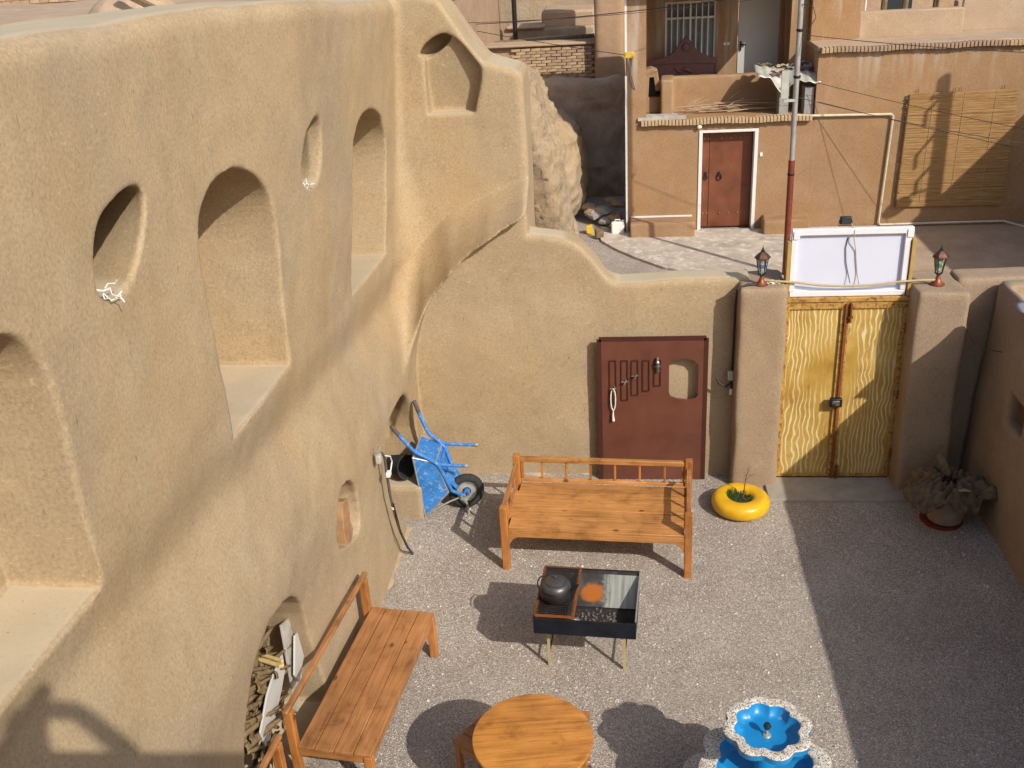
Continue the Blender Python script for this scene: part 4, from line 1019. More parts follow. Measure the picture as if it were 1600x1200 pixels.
# firewood niche
wg = 'pieces stacked in the firewood niche'
rs = random.Random(11)
def leaf_sheath(p, d, L, w_, up):
    """split dry stalk: a curved, tapering shell"""
    d = d.normalized(); r = d.cross(up).normalized(); u = r.cross(d).normalized()
    def f(a, b):
        ww = w_ * (.35 + .65 * math.sin(math.pi * min(1, .25 + a * .75))); x = (b - .5) * 2
        return p + d * (a - .5) * L + r * x * ww / 2 + u * (.010 * (1 - x * x) + .05 * (a - .5) ** 2)
    return MB().sheet(f, 8, 4)
for i in range(84):
    z = .34 + (i / 84) * .80; y = rs.uniform(4.95, 5.62)
    p = Vector((-2.66 + .10 * (z - .3) * rs.uniform(-.2, .2) + rs.uniform(-.03, .10), y, z))
    d = Vector((rs.uniform(-.3, .35), 1, rs.gauss(-.45, .35)))
    o = obj('palm_stalk', leaf_sheath(p, d, rs.uniform(.26, .5), rs.uniform(.025, .065), Vector((1, -.3, .5))), rs.choice(['palm_dry', 'palm_dry', 'bark', 'palm_dry']), smooth=True, solid=.006)
    tag(o, 'dry brown palm stalk in the pile inside the firewood niche', 'firewood', wg)
for j, (dz, dy) in enumerate(((0, 0), (-.035, -.01), (-.005, -.05))):
    o = obj('cane', MB().tube([(-2.74, 5.53 + dy, 1.06 + dz), (-2.43, 5.37 + dy, 1.11 + dz)], .014, 8), 'cane_yellow', smooth=True)
    tag(o, 'pale yellow cane lying on top of the firewood in the niche', 'cane', 'yellow canes in the firewood niche')
o = obj('white_slab', MB().prism([(5.66, .93), (5.60, .93), (5.42, .92), (5.27, .88), (5.05, .74), (5.08, .58), (5.30, .60), (5.52, .70), (5.64, .78)], 0, -2.56, -2.545), 'door_grey', bevel=.004)
tag(o, 'broken white painted plank leaning in the mouth of the firewood niche', 'plank')
o = obj('grey_board', MB().prism([(5.70, 1.16), (5.86, 1.10), (5.90, .5), (5.68, .35)], 0, -2.55, -2.53), 'old_wood', bevel=.003)
tag(o, 'weathered grey board standing at the right side of the firewood niche', 'board')
o = obj('white_strip', MB().prism([(5.80, .98), (5.86, .96), (5.90, .70), (5.72, .60), (5.66, .72)], 0, -2.50, -2.485), 'door_grey', bevel=.003)
tag(o, 'small white scrap of board below the weathered grey board in the firewood niche', 'board')
# ------------------------------------------------------------------ ruined mud wall beyond
def ruin_fn(X, Y, Z):
    xr = np.interp(Z, [-.1, 1, 2, 2.95, 3.5, 4.0], [-.55, -.60, -.68, -.80, -.98, -1.16])
    f = smax(X - xr, np.maximum(12.3 - Y, Y - 14.2), .25)
    f = smax(f, Z - (4.02 - .25 * (X + 1.1) ** 2), .25)
    return np.maximum(f, -3.1 - X)
t = thing('ruined_wall', 'crumbling pitted mud wall end standing behind the plastered courtyard wall', 'wall', (-1.5, 13, 0))
sdf_obj('mud_mass', sdf_mesh(ruin_fn, (-3.0, 12.1, -.1), (-.4, 14.5, 4.2), .03, .03, .035), 'mud_rough', t)
def ruin2(X, Y, Z, f):
    return smax(f, np.sqrt((X + 2.0) ** 2 + (Y - 21.3) ** 2 * .5 + (Z - .9) ** 2 * .9) - 1.42, .3)
t = mud_box('mud_mound', 'rounded lump of old mud masonry in the side alley, half in shade', 'ruin', (-3.2, -.70, 19.9, 22.4, -.1, 2.35), 'mud_rough', .05, .3, amp=.05, rough=.03, extra=ruin2, part='mound')
t = mud_box('alley_wall', 'dark eroded mud wall closing the side alley next to the plastered house', 'wall', (-2.4, .12, 22.5, 23.1, -.1, 2.55), 'mud_shade', .06, .12, amp=.05, rough=.03)

# brick wall behind
def bricks(t, x0, x1, y, z0, z1, bw=.235, bh=.068, mats=('brick_dull', 'brick_tan'), top=None, slot=.0):
    rows = int((z1 - z0) / bh); M = {}
    for mt in mats:
        me_o = obj('brick', MB().box(-bw / 2 + .008, bw / 2 - .008, -.05, .05, -bh / 2 + .006, bh / 2 - .006, .004), mt, t, world=False)
        M[mt] = me_o
    first = dict(M)
    for r in range(rows):
        x = x0 + (bw / 2 if r % 2 else 0) + bw / 2
        while x < x1:
            z = z0 + (r + .5) * bh
            if top is None or z < top(x):
                mt = random.choice(mats); o = first.pop(mt, None)
                if o is None: o = M[mt].copy(); COL.objects.link(o)
                o.parent = t; o.location = Vector((x + random.uniform(-.008, .008), y + random.uniform(-.02, .006), z)) - Vector(t['_w'])
                o.rotation_euler = (0, random.uniform(-.02, .02), random.uniform(-.03, .03))
            x += bw
t = thing('brick_wall', 'weathered mud brick wall in the background, cut by a diagonal shadow', 'wall', (-1.7, 24, 0))
obj('core', MB().box(-3.2, -.56, 24.03, 24.3, 0, 3.14), 'mud_distant', t)
bricks(t, -2.5, -.56, 24.0, 1.95, 3.12)
obj('coping', MB().box(-3.4, -.56, 23.9, 24.6, 3.14, 3.2), 'mud_roof', t, bevel=.02)
t = mud_box('tall_house_wall', 'tall plain grey-brown wall rising behind the side alley, lit only at its top left', 'wall', (-.55, .13, 23.6, 26, 0, 5.6), 'mud_distant', .08, .05)

# rubble in the alley
rs = random.Random(9)
for i in range(14):
    x = rs.uniform(-.75, .08); y = 19.5 + rs.uniform(.05, 1.3); s = rs.uniform(.08, .22)
    v = MB().lathe([(.001, 0), (s, s * .15), (s * 1.1, s * .5), (s * .6, s * .9), (.001, s)], 7, (x, y, max(0, (y - 19.9) * .35)))
    v.v = [(a + rs.uniform(-.03, .03), b + rs.uniform(-.03, .03), c + rs.uniform(-.02, .02)) for a, b, c in v.v]
    o = obj('rubble_stone', v, rs.choice(['mud_shade', 'mud_rough', 'grey_block']))
    tag(o, 'broken lump of masonry in the rubble heap beside the plastered house', 'rubble', 'rubble stones in the alley')
t = thing('jerrycan', 'white plastic jerrycan standing at the foot of the rubble by the house corner', 'jerrycan', (-.06, 19.35, 0))
obj('body', MB().box(-.19, .07, 19.28, 19.42, 0, .26), 'white_plastic', t, bevel=.03)
obj('handle', MB().tube([(-.12, 19.35, .26), (-.11, 19.35, .30), (-.02, 19.35, .30), (-.01, 19.35, .26)], .012, 8), 'white_plastic', t, smooth=True)
obj('cap', MB().lathe([(.025, .25), (.025, .29), (.001, .292)], 12, (.035, 19.35, 0)), 'white_plastic', t, smooth=True)
for x, y, c, lb in ((-.62, 19.45, 'yellow_plastic', 'yellow and black scrap tin lying left in the alley rubble'), (-.42, 19.1, 'bark', 'broken piece of orange-brown timber in front of the alley rubble')):
    o = obj('scrap', MB().box(x - .08, x + .07, y - .05, y + .08, 0, .16, .03), c, bevel=.01); tag(o, lb, 'scrap')

# ------------------------------------------------------------------ plastered house across the alley
def house():
    t = thing('plaster_house', 'reddish plastered two-storey house with a balcony and brown entrance door across the alley', 'house', (2, 19.43, 0))
    Y0 = 19.43
    w_ = MB().box(.14, 1.50, Y0, Y0 + .35, -.1, 2.10).box(2.62, 3.63, Y0, Y0 + .35, -.1, 2.10).box(1.50, 2.62, Y0, Y0 + .35, 1.99, 2.10)
    w_.box(.14, 3.63, Y0 + .35, Y0 + 1.2, 2.02, 2.10)
    obj('wall', w_, 'mud_house', t)
    obj('wall', MB().box(3.63, 9.05, Y0 - .002, Y0 + 2.1, -.1, 3.30), 'mud_house', t)
    obj('entrance_recess', MB().box(1.45, 2.66, Y0 + .30, Y0 + .34, -.05, 2.0), 'mud_house', t)
    ns = MB().box(.14, .5, Y0, Y0 + .45, 2.10, 4.52)
    obj('pillar', ns, 'mud_house', t)
    obj('side_wall', MB().box(.14, .30, Y0 + .45, Y0 + 2.6, 1.4, 4.52).box(.14, 3.63, Y0, Y0 + .4, 4.72, 5.6), 'mud_house', t)
    obj('corner_trim', MB().box(.105, .142, Y0 - .012, Y0 + .06, .0, 3.04).box(.105, .142, Y0 - .012, Y0 + .06, 3.42, 4.9), 'white_paint', t)
    # ledge floor
    obj('balcony_floor', MB().box(.36, 3.63, Y0 - .03, Y0 + 2.2, 2.12, 2.20), 'mud_house', t, bevel=.01)
    # balcony parapet and pier
    def par(X, Y, Z): return np.minimum(rbox(X, Y, Z, 1.0, 3.66, 20.45, 20.68, 2.1, 2.84, .04), rbox(X, Y, Z, .80, 1.06, 19.95, 20.66, 2.1, 2.86, .04))
    sdf_obj('balcony_parapet', sdf_mesh(par, (.7, 19.8, 2.1), (3.62, 20.8, 3.0), .03, .012), 'mud_house', t)
    # back wall with openings
    yb = 21.5
    bw = MB().box(.30, .93, yb, yb + .2, 2.1, 4.52).box(1.95, 2.38, yb, yb + .2, 2.1, 4.52).box(3.22, 3.66, yb, yb + .2, 2.1, 4.52)
    bw.box(.93, 1.95, yb, yb + .2, 4.14, 4.52).box(.93, 1.95, yb, yb + .2, 2.1, 2.95)
    obj('back_wall', bw, 'mud_house', t)
    obj('side_wall', MB().box(3.30, 3.63, 20.7, yb, 2.1, 4.52), 'mud_house', t)
    obj('ceiling', MB().box(.14, 3.63, Y0 - .25, yb + .3, 4.52, 4.72), 'mud_roof', t)
    wn = obj('window', MB().box(.93, 1.95, yb + .12, yb + .13, 2.95, 4.14), 'glass_dark', t)
    fr = MB()
    for x in (.93, 1.42, 1.91): fr.box(x, x + .04, yb + .04, yb + .08, 2.95, 4.14)
    for z in (2.95, 3.80, 4.10): fr.box(.97, 1.91, yb + .045, yb + .075, z, z + .04)
    sub('window_frame', fr, 'white_paint', wn); 
    for i in range(2):
        for k in range(3):
            x = 1.03 + i * .49 + k * .12 + .02
            sub('window_bar', MB().box(x, x + .022, yb + .0, yb + .02, 2.97, 4.12), 'white_paint', wn)
    sub('curtain', MB().sheet(lambda u, v: (.97 + .94 * u, yb + .10 + .012 * math.sin(u * 50), 2.96 + .85 * v), 60, 2), 'curtain', wn, smooth=True)
    d = obj('balcony_door', MB().box(2.40, 3.20, yb + .03, yb + .07, 2.22, 4.50), 'door_grey', t, bevel=.004)
    sub('door_handle', MB().box(2.44, 2.47, yb + .0, yb + .03, 3.15, 3.33).box(2.44, 2.55, yb - .02, yb, 3.25, 3.28), 'iron_dark', d)
    for x in (2.11, 2.18): obj('light_switch', MB().box(x, x + .05, yb - .012, yb, 3.27, 3.32), 'white_paint', t)
    # ledge bricks on edge
    def edge(x0, x1, z, y, st):
        n = int((x1 - x0) / st); f = None
        for i in range(n):
            mt = random.choice(['brick_tan', 'brick_dull', 'brick_tan'])
            if f is None or random.random() < .08: o = obj('edge_brick', MB().box(-st / 2 + .006, st / 2 - .008, -.10, .10, -.045, .045, .004), mt, t, world=False); f = o
            else: o = f.copy(); COL.objects.link(o); o.parent = t
            o.location = Vector((x0 + (i + .5) * st, y + .02 + random.uniform(-.01, .01), z + .008 * math.sin(i * .35))) - Vector(t['_w'])
            o.rotation_euler = (random.uniform(-.04, .04), random.uniform(-.05, .05), 0)
    edge(.40, 3.62, 2.16, Y0 - .03, .065)
    edge(3.66, 9.0, 3.345, Y0 - .02, .068)
    # roof of the right block
    obj('roof', MB().box(3.63, 9.05, Y0 + .08, Y0 + 2.3, 3.30, 3.395), 'mud_roof', t, bevel=.01)
    obj('upper_room', MB().box(3.64, 4.55, 20.5, 23.4, 3.38, 5.6), 'mud_house', t, bevel=.02)
    # entrance
    dr = obj('entrance_door', MB().box(1.575, 1.72, Y0 + .20, Y0 + .24, .03, 1.92).box(1.728, 2.53, Y0 + .20, Y0 + .24, .03, 1.92), 'door_brown', t, bevel=.004)
    st_ = MB()
    for z in (1.78, .30):
        for x in (1.62, 1.70, 1.95, 2.12, 2.30, 2.45):
            st_.lathe([(.001, -.0), (.022, .0), (.016, .012), (.001, .018)], 10, (0, 0, 0)); 
            n = 40; st_.v[-n:] = [(x + p[0], Y0 + .2 - p[2], z + p[1]) for p in st_.v[-n:]]
    sub('stud', st_, 'brass', dr)
    for x, r in ((1.66, .03), (1.92, .045)):
        sub('knocker', MB().tube([(x + r * math.sin(a), Y0 + .18, 1.03 + r * 1.4 * math.cos(a)) for a in np.linspace(0, 6.28, 14)], .010, 6).box(x - .02, x + .02, Y0 + .17, Y0 + .2, 1.05, 1.13), 'iron_dark', dr)
    df = MB().box(1.505, 1.57, Y0 - .02, Y0 + .25, .03, 1.98).box(2.55, 2.615, Y0 - .02, Y0 + .25, .03, 1.98).box(1.57, 2.55, Y0 - .02, Y0 + .25, 1.93, 1.98)
    obj('door_frame', df, 'white_paint', t, bevel=.004)
    obj('doorbell', MB().box(2.66, 2.71, Y0 - .02, Y0, 1.45, 1.52), 'white_plastic', t)
    obj('lamp', MB().lathe([(.001, -.04), (.045, 0), (.05, .035), (.02, .06)], 14, (1.50, Y0 - .05, 2.04)), 'bulb_white', t, smooth=True)
    # bracket with cables at the corner
    b = obj('cable_bracket', MB().box(.10, .28, Y0 - .05, Y0, 3.36, 3.47), 'yellow_plastic', t, bevel=.01)
    sub('insulator_rods', MB().tube([(.16, Y0 - .04, 3.36), (.24, Y0 - .03, 2.98), (.30, Y0 - .02, 2.80)], .010, 6).tube([(.24, Y0 - .04, 3.36), (.20, Y0 - .03, 3.0), (.26, Y0 - .02, 2.82)], .010, 6), 'pole_grey', b)
    # wall pipe
    obj('wall_pipe', MB().tube([(3.30, Y0 - .06, 2.20), (3.45, Y0 - .06, 2.19), (5.02, Y0 - .05, 2.16), (5.05, Y0 - .05, 2.12), (4.98, Y0 - .05, .10), (5.02, Y0 - .05, .05), (6.6, Y0 - .05, .06), (7.3, Y0 - .05, .06), (7.7, Y0 - .3, -.02)], .022, 8), 'pipe_cream', t, smooth=True)
    for x0, x1 in ((.17, 1.43), (2.74, 3.62)):
        fn = lambda X, Y, Z: rbox(X, Y, Z, x0, x1, Y0 - .46, Y0 + .1, -.1, .31, .04)
        s_ = sdf_obj('door_bench', sdf_mesh(fn, (x0 - .1, Y0 - .6, -.1), (x1 + .1, Y0 + .02, .4), .025, .014), 'mud_house', t)
    obj('bench_trim', MB().box(.20, 1.40, Y0 - .03, Y0 - .004, .31, .34), 'white_paint', t)
    # rear roof parapets
    obj('roof_parapet', MB().box(4.55, 6.45, 20.55, 20.85, 3.38, 3.86), 'mud_roof', t, bevel=.02)
    obj('roof_parapet', MB().box(6.45, 9.6, 21.0, 21.25, 3.38, 3.94), 'mud_roof', t, bevel=.02)
house()
# things on the balcony ledge
t = thing('bed_headboard', 'carved dark wooden headboard standing on the balcony in front of the barred window', 'headboard', (1.3, 20.95, 2.2))
hb = [(.52, 2.2), (.52, 3.16), (.75, 3.18), (.95, 3.22), (1.10, 3.32), (1.22, 3.50), (1.32, 3.60), (1.42, 3.50), (1.54, 3.32), (1.70, 3.22), (1.9, 3.17), (1.95, 3.15), (1.95, 2.2)]
obj('panel', MB().prism([(x, z - .06) for x, z in hb], 1, 20.95, 21.0), 'carved_wood', t, bevel=.012)
obj('inner_moulding', MB().tube([(.62, 20.945, 2.3), (.62, 20.945, 3.0), (.90, 20.945, 3.03), (1.9, 20.945, 3.0), (1.9, 20.945, 2.3)], .014, 6), 'carved_wood', t, smooth=True)
obj('crest', MB().lathe([(.001, -.02), (.09, -.015), (.07, .02), (.03, .03), (.001, .035)], 12, (0, 0, 0)), 'carved_wood', t, smooth=True)
cr_ = [c for c in t.children if c.name.startswith('crest')][0]; cr_.location = Vector((1.32, 20.94, 3.33)) - Vector(t['_w']); cr_.rotation_euler = (R(90), 0, 0)
obj('carving', MB().tube([(1.1, 20.94, 2.95), (1.2, 20.935, 2.85), (1.32, 20.93, 2.92), (1.44, 20.935, 2.85), (1.55, 20.94, 2.95)], [.01, .03, .04, .03, .01], 8), 'carved_wood', t, smooth=True)
t = thing('clay_hearth', 'small open-fronted clay hearth at the left end of the balcony', 'hearth', (.7, 20.3, 2.2))
obj('body', MB().prism([(.50, 2.2), (.50, 3.02), (.62, 3.05), (.74, 3.0), (.80, 2.62), (.70, 2.62), (.66, 2.88), (.58, 2.88), (.56, 2.50), (.84, 2.50), (.84, 2.2)], 1, 20.2, 20.6), 'mud_house', t, bevel=.015)
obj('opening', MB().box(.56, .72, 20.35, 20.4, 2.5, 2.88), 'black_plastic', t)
rs = random.Random(3)
for i in range(26):
    x = 1.05 + rs.uniform(0, 1.15); z = 2.225 + rs.uniform(0, .13); y = rs.uniform(19.75, 20.3); L = rs.uniform(.5, 1.3); a = rs.gauss(0, .12)
    up = rs.uniform(-.02, .05) if i < 21 else rs.uniform(.15, .3)
    if i >= 21: L *= .5
    p = [(x, y, z), (x + L * .5, y + a * L * .5, z + up * .6 + rs.uniform(-.02, .02)), (min(x + L, 3.1), y + a * L, z + up)]
    o = obj('dry_stick', MB().tube(p, [.011, .009, .005], 5), 'dry_twig', smooth=True)
    tag(o, 'dry stick in the bundle lying on the balcony ledge', 'stick', 'dry sticks on the balcony ledge')
o = obj('timber_offcut', MB().box(.34, 1.25, 19.38, 19.5, 2.215, 2.26, .008).box(.5, 1.1, 19.42, 19.6, 2.26, 2.285, .006), 'old_wood'); tag(o, 'weathered grey planks lying over the left end of the brick ledge', 'plank')
for x, lb in ((2.98, 'left stack of grey concrete blocks holding up the crumpled sheet'), (3.44, 'right stack of grey concrete blocks beside the tall house corner')):
    t = thing('block_stack', lb, 'block stack', (x, 19.6, 2.2))
    for k in range(3): obj('concrete_block', MB().box(x, x + .17, 19.50, 19.85, 2.2 + k * .165, 2.36 + k * .165, .004), 'grey_block', t, bevel=.006)
def sheetf(u, v):
    x = 2.55 + 1.15 * u; y = 19.40 + .75 * v
    z = 2.80 + .05 * math.sin(u * 40) * .25 + .22 * v - .30 * math.exp(-((u - .40) / .14) ** 2) * (1 - v) + .12 * (1 - u) * (1 - v) + .03 * math.sin(v * 9 + u * 5)
    return (x, y, z)
o = obj('crumpled_sheet', MB().sheet(sheetf, 60, 16), 'sheet_metal', smooth=True, solid=.006); tag(o, 'crumpled pale corrugated sheet resting on the concrete block stacks', 'sheet')
for i in range(9):
    x = 2.75 + rs.uniform(0, .8); y = 19.8 + rs.uniform(0, .35); z = sheetf((x - 2.55) / 1.15, (y - 19.4) / .75)[2]
    o = obj('rag', MB().sheet(lambda u, v: (x + (u - .5) * .26, y + (v - .5) * .16, z + .03 + .025 * math.sin(u * 9 + i) * math.cos(v * 7)), 8, 6), ['shade_cloth', 'burlap', 'solar_grey', 'mud_shade'][i % 4], smooth=True, solid=.01)
    tag(o, 'crumpled rag among the junk on top of the corrugated sheet', 'rag', 'rags on the corrugated sheet')
# reed mat
t = thing('reed_mat', 'large straw-coloured reed mat hanging on the house wall with a pole shadow on it', 'mat', (6.28, 19.38, .4))
m = MB(); rs = random.Random(1)
for k in range(118):
    z = .40 + k * .018; j = rs.uniform(-.03, .03)
    m.bar((5.27 + j, 19.375 + rs.uniform(-.006, .006), z + rs.uniform(-.004, .004)), (7.22 + rs.uniform(-.02, .02), 19.375 + rs.uniform(-.006, .006), z + .02 * (z - .4) / 2 + rs.uniform(-.005, .005)), .014, .0165)
obj('reeds', m, 'reed', t, kind='stuff')
obj('edge_rod', MB().tube([(5.255, 19.36, .40), (5.30, 19.36, 2.50)], .014, 6), 'twig', t, smooth=True)
for x in (5.7, 6.25, 6.8): obj('binding_cord', MB().tube([(x, 19.362, .42), (x + .03, 19.362, 2.52)], .004, 5), 'tan_cable', t)
for x in (5.45, 6.1, 6.2, 6.95): obj('hanging_tie', MB().tube([(x, 19.37, 2.5), (x + .01, 19.40, 2.60)], .006, 5), 'twig', t)
# utility pole
def pole():
    t = thing('utility_pole', 'slim utility pole, grey above and rusty red below, behind the left gate pillar', 'pole', (2.80, 16.6, 0))
    obj('lower_tube', MB().tube([(2.80, 16.6, -.1), (2.79, 16.6, 2.0)], .052, 14), 'pole_red', t, smooth=True)
    obj('upper_tube', MB().tube([(2.79, 16.6, 1.99), (2.78, 16.6, 4.4), (2.78, 16.6, 6.2)], .042, 14), 'pole_grey', t, smooth=True)
    for z in (1.75, 3.3, 4.0): obj('clamp', MB().lathe([(.054, 0), (.058, .01), (.058, .03), (.054, .04)], 14, (2.79, 16.6, z)), 'iron_dark', t, smooth=True)
    obj('insulator', MB().box(2.55, 2.66, 16.55, 16.6, 3.0, 3.42).box(2.60, 2.78, 16.56, 16.6, 2.94, 2.98), 'sheet_metal', t)
    obj('loop_wire', MB().tube([(2.79, 16.55, 4.4), (2.95, 16.5, 4.35), (3.0, 16.5, 4.2), (2.88, 16.5, 4.0), (2.84, 16.5, 3.7)], .006, 6), 'black_cable', t, smooth=True)
pole()
def wire(a, b, sag, label, r=.006, mat='black_cable'):
    a, b = Vector(a), Vector(b)
    p = [a.lerp(b, i / 14) - Vector((0, 0, sag * 4 * (i / 14) * (1 - i / 14))) for i in range(15)]
    o = obj('overhead_wire', MB().tube(p, r, 5), mat, smooth=True); tag(o, label, 'wire')
wire((2.82, 16.6, 3.95), (9.1, 15.2, 3.55), .12, 'black overhead wire dropping from high on the pole across the reed mat')
wire((2.82, 16.6, 3.0), (9.1, 15.6, 1.9), .15, 'black wire from the pole passing low over the shaded end of the house wall')
wire((3.66, 19.3, 2.78), (9.1, 15.2, 2.0), .10, 'thin black wire from the house corner across the middle of the reed mat', .005)
wire((3.66, 19.3, 2.45), (9.1, 16.5, 1.45), .06, 'thin black wire from the ledge end across the lower part of the reed mat', .005)
wire((2.78, 16.6, 4.62), (-8.0, 27.5, 3.6), .25, 'black overhead wire running left from the pole over the rooftops', .008)
wire((.12, 19.38, 3.42), (-9, 28.5, 4.45), .12, 'thin overhead wire from the yellow bracket over the brick wall', .007)
wire((3.1, 19.3, 4.35), (-3, 17.5, 4.3), .1, 'thin wire crossing in front of the barred window', .005)
# wooden street pole outside the picture: its shadow falls on the mat
t = thing('street_pole', 'thick wooden street pole with a lamp arm further right along the alley', 'pole', (8.70, 16.35, 0))
obj('shaft', MB().tube([(8.70, 16.35, 0), (8.72, 16.35, 3.0), (8.72, 16.35, 5.9)], [.13, .11, .09], 14), 'bark', t, smooth=True)
obj('crossarm', MB().bar((8.45, 16.35, 5.5), (8.85, 16.35, 5.6), .05, .05), 'iron_dark', t)
for p, q in (((8.72, 16.35, 5.0), (8.45, 16.2, 4.6)), ((8.72, 16.35, 4.4), (8.42, 16.3, 4.0)), ((8.72, 16.35, 5.6), (8.40, 16.35, 5.25))):
    obj('bracket', MB().tube([p, q, (q[0], q[1], q[2] - .25)], .03, 6), 'iron_dark', t)
obj('lamp_arm', MB().tube([(8.72, 16.35, 3.8), (8.35, 16.35, 3.75), (8.2, 16.35, 3.6)], .02, 6).lathe([(.02, .16), (.14, .08), (.18, 0), (.001, 0)], 14, (8.10, 16.35, 3.46)), 'iron_dark', t)
t = thing('neighbour_house', 'plain mud house closing the alley on the right, shading the ground', 'house', (10, 15, 0))
obj('wall', MB().box(9.25, 14, 11.5, 19.3, -.1, 4.0), 'mud_house', t, bevel=.03)
obj('roof', MB().box(9.2, 14, 11.45, 19.3, 4.0, 4.08), 'mud_roof', t, bevel=.02)

# ------------------------------------------------------------------ roofs beyond
t = thing('roof_terrace', 'flat mud roof behind the top of the tall niche wall at the upper left', 'roof', (-10, 16, 0))
obj('roof', MB().sheet(lambda u, v: (-3.05 - 32 * u, 1.0 + 26.5 * v, 4.58 + .05 * math.sin(u * 40) * math.cos(v * 23)), 60, 50), 'mud_roof', t, smooth=True)
obj('wall', MB().box(-35, -3.06, 1.0, 27.4, 0, 4.48), 'mud_distant', t)
def dome_fn(X, Y, Z):
    f = smax(np.sqrt((X + 9.15) ** 2 * .7 + (Y - 19.3) ** 2 + (Z - 4.5) ** 2 * 2.2) - .75, -(np.sqrt((X + 8.9) ** 2 + (Y - 18.6) ** 2 + (Z - 4.85) ** 2) - .16), .03)
    return f
t = thing('roof_dome', 'small mud dome with a dark vent hole on the roof at the upper left', 'dome', (-9.15, 19.3, 4.5))
sdf_obj('dome', sdf_mesh(dome_fn, (-10.3, 18.3, 4.3), (-8.0, 20.3, 5.3), .05, .02, .01), 'mud_roof', t)
o = obj('roof_beam', MB().bar((-9.0, 18.5, 5.05), (-8.1, 18.2, 4.65), .12, .09), 'bark'); tag(o, 'short dark beam leaning against the roof dome', 'beam')
t = thing('roof_edge_wall', 'low broken brick parapet at the far edge of the upper left roof', 'wall', (-14, 26, 0))
obj('wall', MB().box(-26, -9.6, 26.05, 26.4, 4.4, 4.86), 'mud_distant', t)
bricks(t, -20, -9.8, 26.0, 4.55, 5.05, .26, .09, ('brick_dull', 'brick_tan'), top=lambda x: 4.88 + .1 * math.sin(x * 2.3))
t = thing('shutter_house', 'distant house with pale and green shutters just above the niche wall', 'house', (-8, 34, 0))
obj('wall', MB().box(-15, -5.2, 34, 38, 0, 5.2), 'mud_distant', t)
for i, c in enumerate(['door_grey', 'leaf', 'wall_blue', 'ochre_board', 'tan_cable', 'ochre_board', 'pipe_cream', 'ochre_board']):
    obj('shutter', MB().box(-14.0 + i * .8, -13.4 + i * .8, 33.9, 33.98, 3.2, 4.9), c, t)
# middle distance above the brick wall
t = thing('mud_hut', 'low rough mud wall with a stepped top behind the brick wall', 'wall', (-2, 27, 0))
obj('wall', MB().box(-3.1, -.62, 27, 27.6, 0, 3.25), 'mud_rough', t, bevel=.05)
obj('wall', MB().box(-2.0, -.62, 27.3, 29, 3.2, 3.62), 'mud_distant', t, bevel=.06)
obj('coping', MB().box(-2.9, -1.9, 26.9, 27.7, 3.24, 3.33), 'mud_roof', t, bevel=.04)
t = thing('orange_block', 'small orange plastered wall end behind the descending top of the niche wall', 'wall', (-3.4, 26.5, 0))
obj('wall', MB().box(-3.75, -3.12, 26.8, 27.6, 0, 3.45), 'orange_plaster', t)
o = struct('far_roof', MB().sheet(lambda u, v: (-8 + 7.4 * u, 24.6 + 2.2 * v, 3.02 + .05 * math.sin(9 * u)), 20, 4), 'mud_roof')
o = obj('roof_pipe', MB().tube([(-4, 25.4, 3.08), (-2, 25.6, 3.10), (-.6, 25.7, 3.14)], .05, 8), 'bark', smooth=True); tag(o, 'dark pipe lying along the far roof behind the brick wall', 'pipe')
for x, y, z1, lb in ((-3.55, 25.8, 4.3, 'rusty post at the left of the far roof'), (-2.62, 26.5, 5.0, 'thick dark post in the middle of the far roof')):
    o = obj('roof_post', MB().tube([(x, y, 2.9), (x, y, z1)], .06, 8), 'iron_dark', smooth=True); tag(o, lb, 'post')
rs = random.Random(21)
hs = [(-7, -3.9, 33, 4.2, 'mud_distant'), (-3.6, -.2, 31, 3.75, 'mud_rough'), (-1.6, 3.2, 36, 4.5, 'mud_distant'), (-6, -2, 42, 4.6, 'mud_roof'), (4.8, 8.2, 25.5, 4.2, 'mud_distant'), (8.2, 13, 28, 4.9, 'mud_distant'), (5, 14, 36, 6.2, 'mud_roof'), (-30, -17, 34, 5.6, 'mud_distant'), (-16, -6, 48, 6.0, 'mud_roof'), (-48, -20, 52, 6.6, 'mud_distant'), (-4, 16, 55, 7.0, 'mud_distant'), (12, 30, 46, 7, 'mud_distant')]
words = ['left', 'second']
descs = ['square mud house far behind the orange wall end', 'rough flat-roofed mud house behind the stepped wall', 'distant flat mud house behind the tall grey-brown wall', 'far pale-roofed mud house beyond the rooftops at top centre', 'mud house right behind the upper room of the plastered house', 'broad mud house at the upper right corner behind the roof parapet', 'far mud house in the top right distance', 'wide mud house beyond the roof at the far upper left', 'distant pale mud house behind the shuttered house', 'farthest mud house at the upper left', 'wide distant mud house on the skyline at top centre', 'distant mud house on the skyline at far right']
for (x0, x1, y, z, mt), d in zip(hs, descs):
    t = thing('mud_house', d, 'house', ((x0 + x1) / 2, y, 0))
    obj('wall', MB().box(x0, x1, y, y + 6, -.1, z), mt, t, bevel=.05)
    obj('parapet', MB().box(x0 - .03, x1 + .03, y - .03, y + .25, z - .002, z + .18), 'mud_roof', t, bevel=.04)
    nw = max(1, int((x1 - x0) / 2.5))
    for k in range(nw):
        xc = x0 + (k + .5) * (x1 - x0) / nw
        obj('window', MB().box(xc - .3, xc + .3, y - .012, y + .05, z - 1.3, z - .5), 'glass_dark', t)
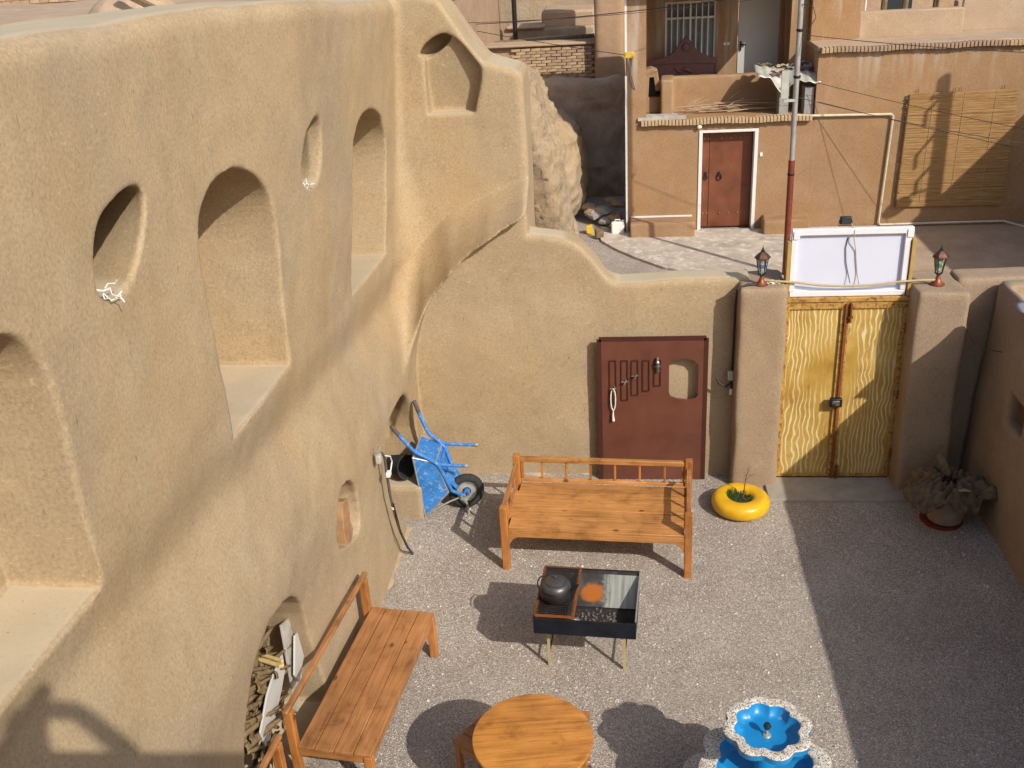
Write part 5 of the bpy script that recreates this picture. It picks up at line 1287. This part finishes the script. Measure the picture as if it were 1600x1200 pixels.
for x, y, z0, z1, lb in ((4.75, 21.1, 3.4, 5.0, 'thin white post left on the roof behind the parapet'), (5.15, 21.3, 3.4, 5.2, 'thick dark brown post on the roof behind the parapet'), (5.6, 21.5, 3.4, 5.0, 'dark leaning post beside the greenish bundle on the roof'), (6.1, 21.2, 3.4, 5.0, 'brown post in the middle of the roof parapet'), (6.47, 20.75, 3.38, 5.3, 'slim post standing where the two roof parapets meet')):
    o = obj('roof_post', MB().tube([(x, y, z0), (x + .02, y, z1)], .02 if 'thin' in lb or 'slim' in lb else .06, 8), 'white_paint' if 'white' in lb else 'bark', smooth=True); tag(o, lb, 'post')

# ------------------------------------------------------------------ roof the picture is taken from (casts the shadow at lower left)
t = thing('viewpoint_roof', 'mud roof parapet below the viewpoint', 'parapet', (-1, .3, 3))
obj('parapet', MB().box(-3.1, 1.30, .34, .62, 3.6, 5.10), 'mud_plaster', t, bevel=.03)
obj('roof', MB().box(-3.1, 1.3, -3.0, .34, 4.3, 4.55), 'mud_roof', t)
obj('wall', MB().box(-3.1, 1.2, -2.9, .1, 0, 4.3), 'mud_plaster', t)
def person():
    t = thing('person', 'person in a dark shirt standing on the roof holding a camera at eye level', 'person', (.52, -.42, 4.55))
    me = bpy.data.meshes.new('body')
    vs = [(0, 0, .95), (0, 0, 1.2), (0, .02, 1.42), (0, .03, 1.52), (0, .07, 1.64), (0, .09, 1.74),
          (-.2, 0, 1.42), (-.34, .12, 1.28), (-.16, .32, 1.52), (-.09, .36, 1.60),
          (.19, 0, 1.42), (.60, .02, 1.50), (.32, .03, 1.80), (.12, .05, 1.78),
          (-.1, 0, .9), (-.11, .02, .48), (-.11, 0, .06), (-.11, .14, .03), (.1, 0, .9), (.11, .02, .48), (.11, 0, .06), (.11, .14, .03)]
    es = [(0, 1), (1, 2), (2, 3), (3, 4), (4, 5), (2, 6), (6, 7), (7, 8), (8, 9), (2, 10), (10, 11), (11, 12), (12, 13), (0, 14), (14, 15), (15, 16), (16, 17), (0, 18), (18, 19), (19, 20), (20, 21)]
    rr = [.15, .15, .14, .06, .10, .09, .07, .05, .04, .045, .07, .055, .045, .045, .09, .06, .045, .04, .09, .06, .045, .04]
    me.from_pydata(vs, es, []); o = bpy.data.objects.new('body', me); COL.objects.link(o); o.parent = t
    sk = o.modifiers.new('skin', 'SKIN')
    for i, r in enumerate(rr): me.skin_vertices[0].data[i].radius = (r, r)
    me.skin_vertices[0].data[0].use_root = True
    ss = o.modifiers.new('sub', 'SUBSURF'); ss.levels = 1; ss.render_levels = 1
    me.materials.append(MATS['shirt'])
person()
for o in THINGS:
    for k in ('_w', '_l'):
        if k in o: del o[k]
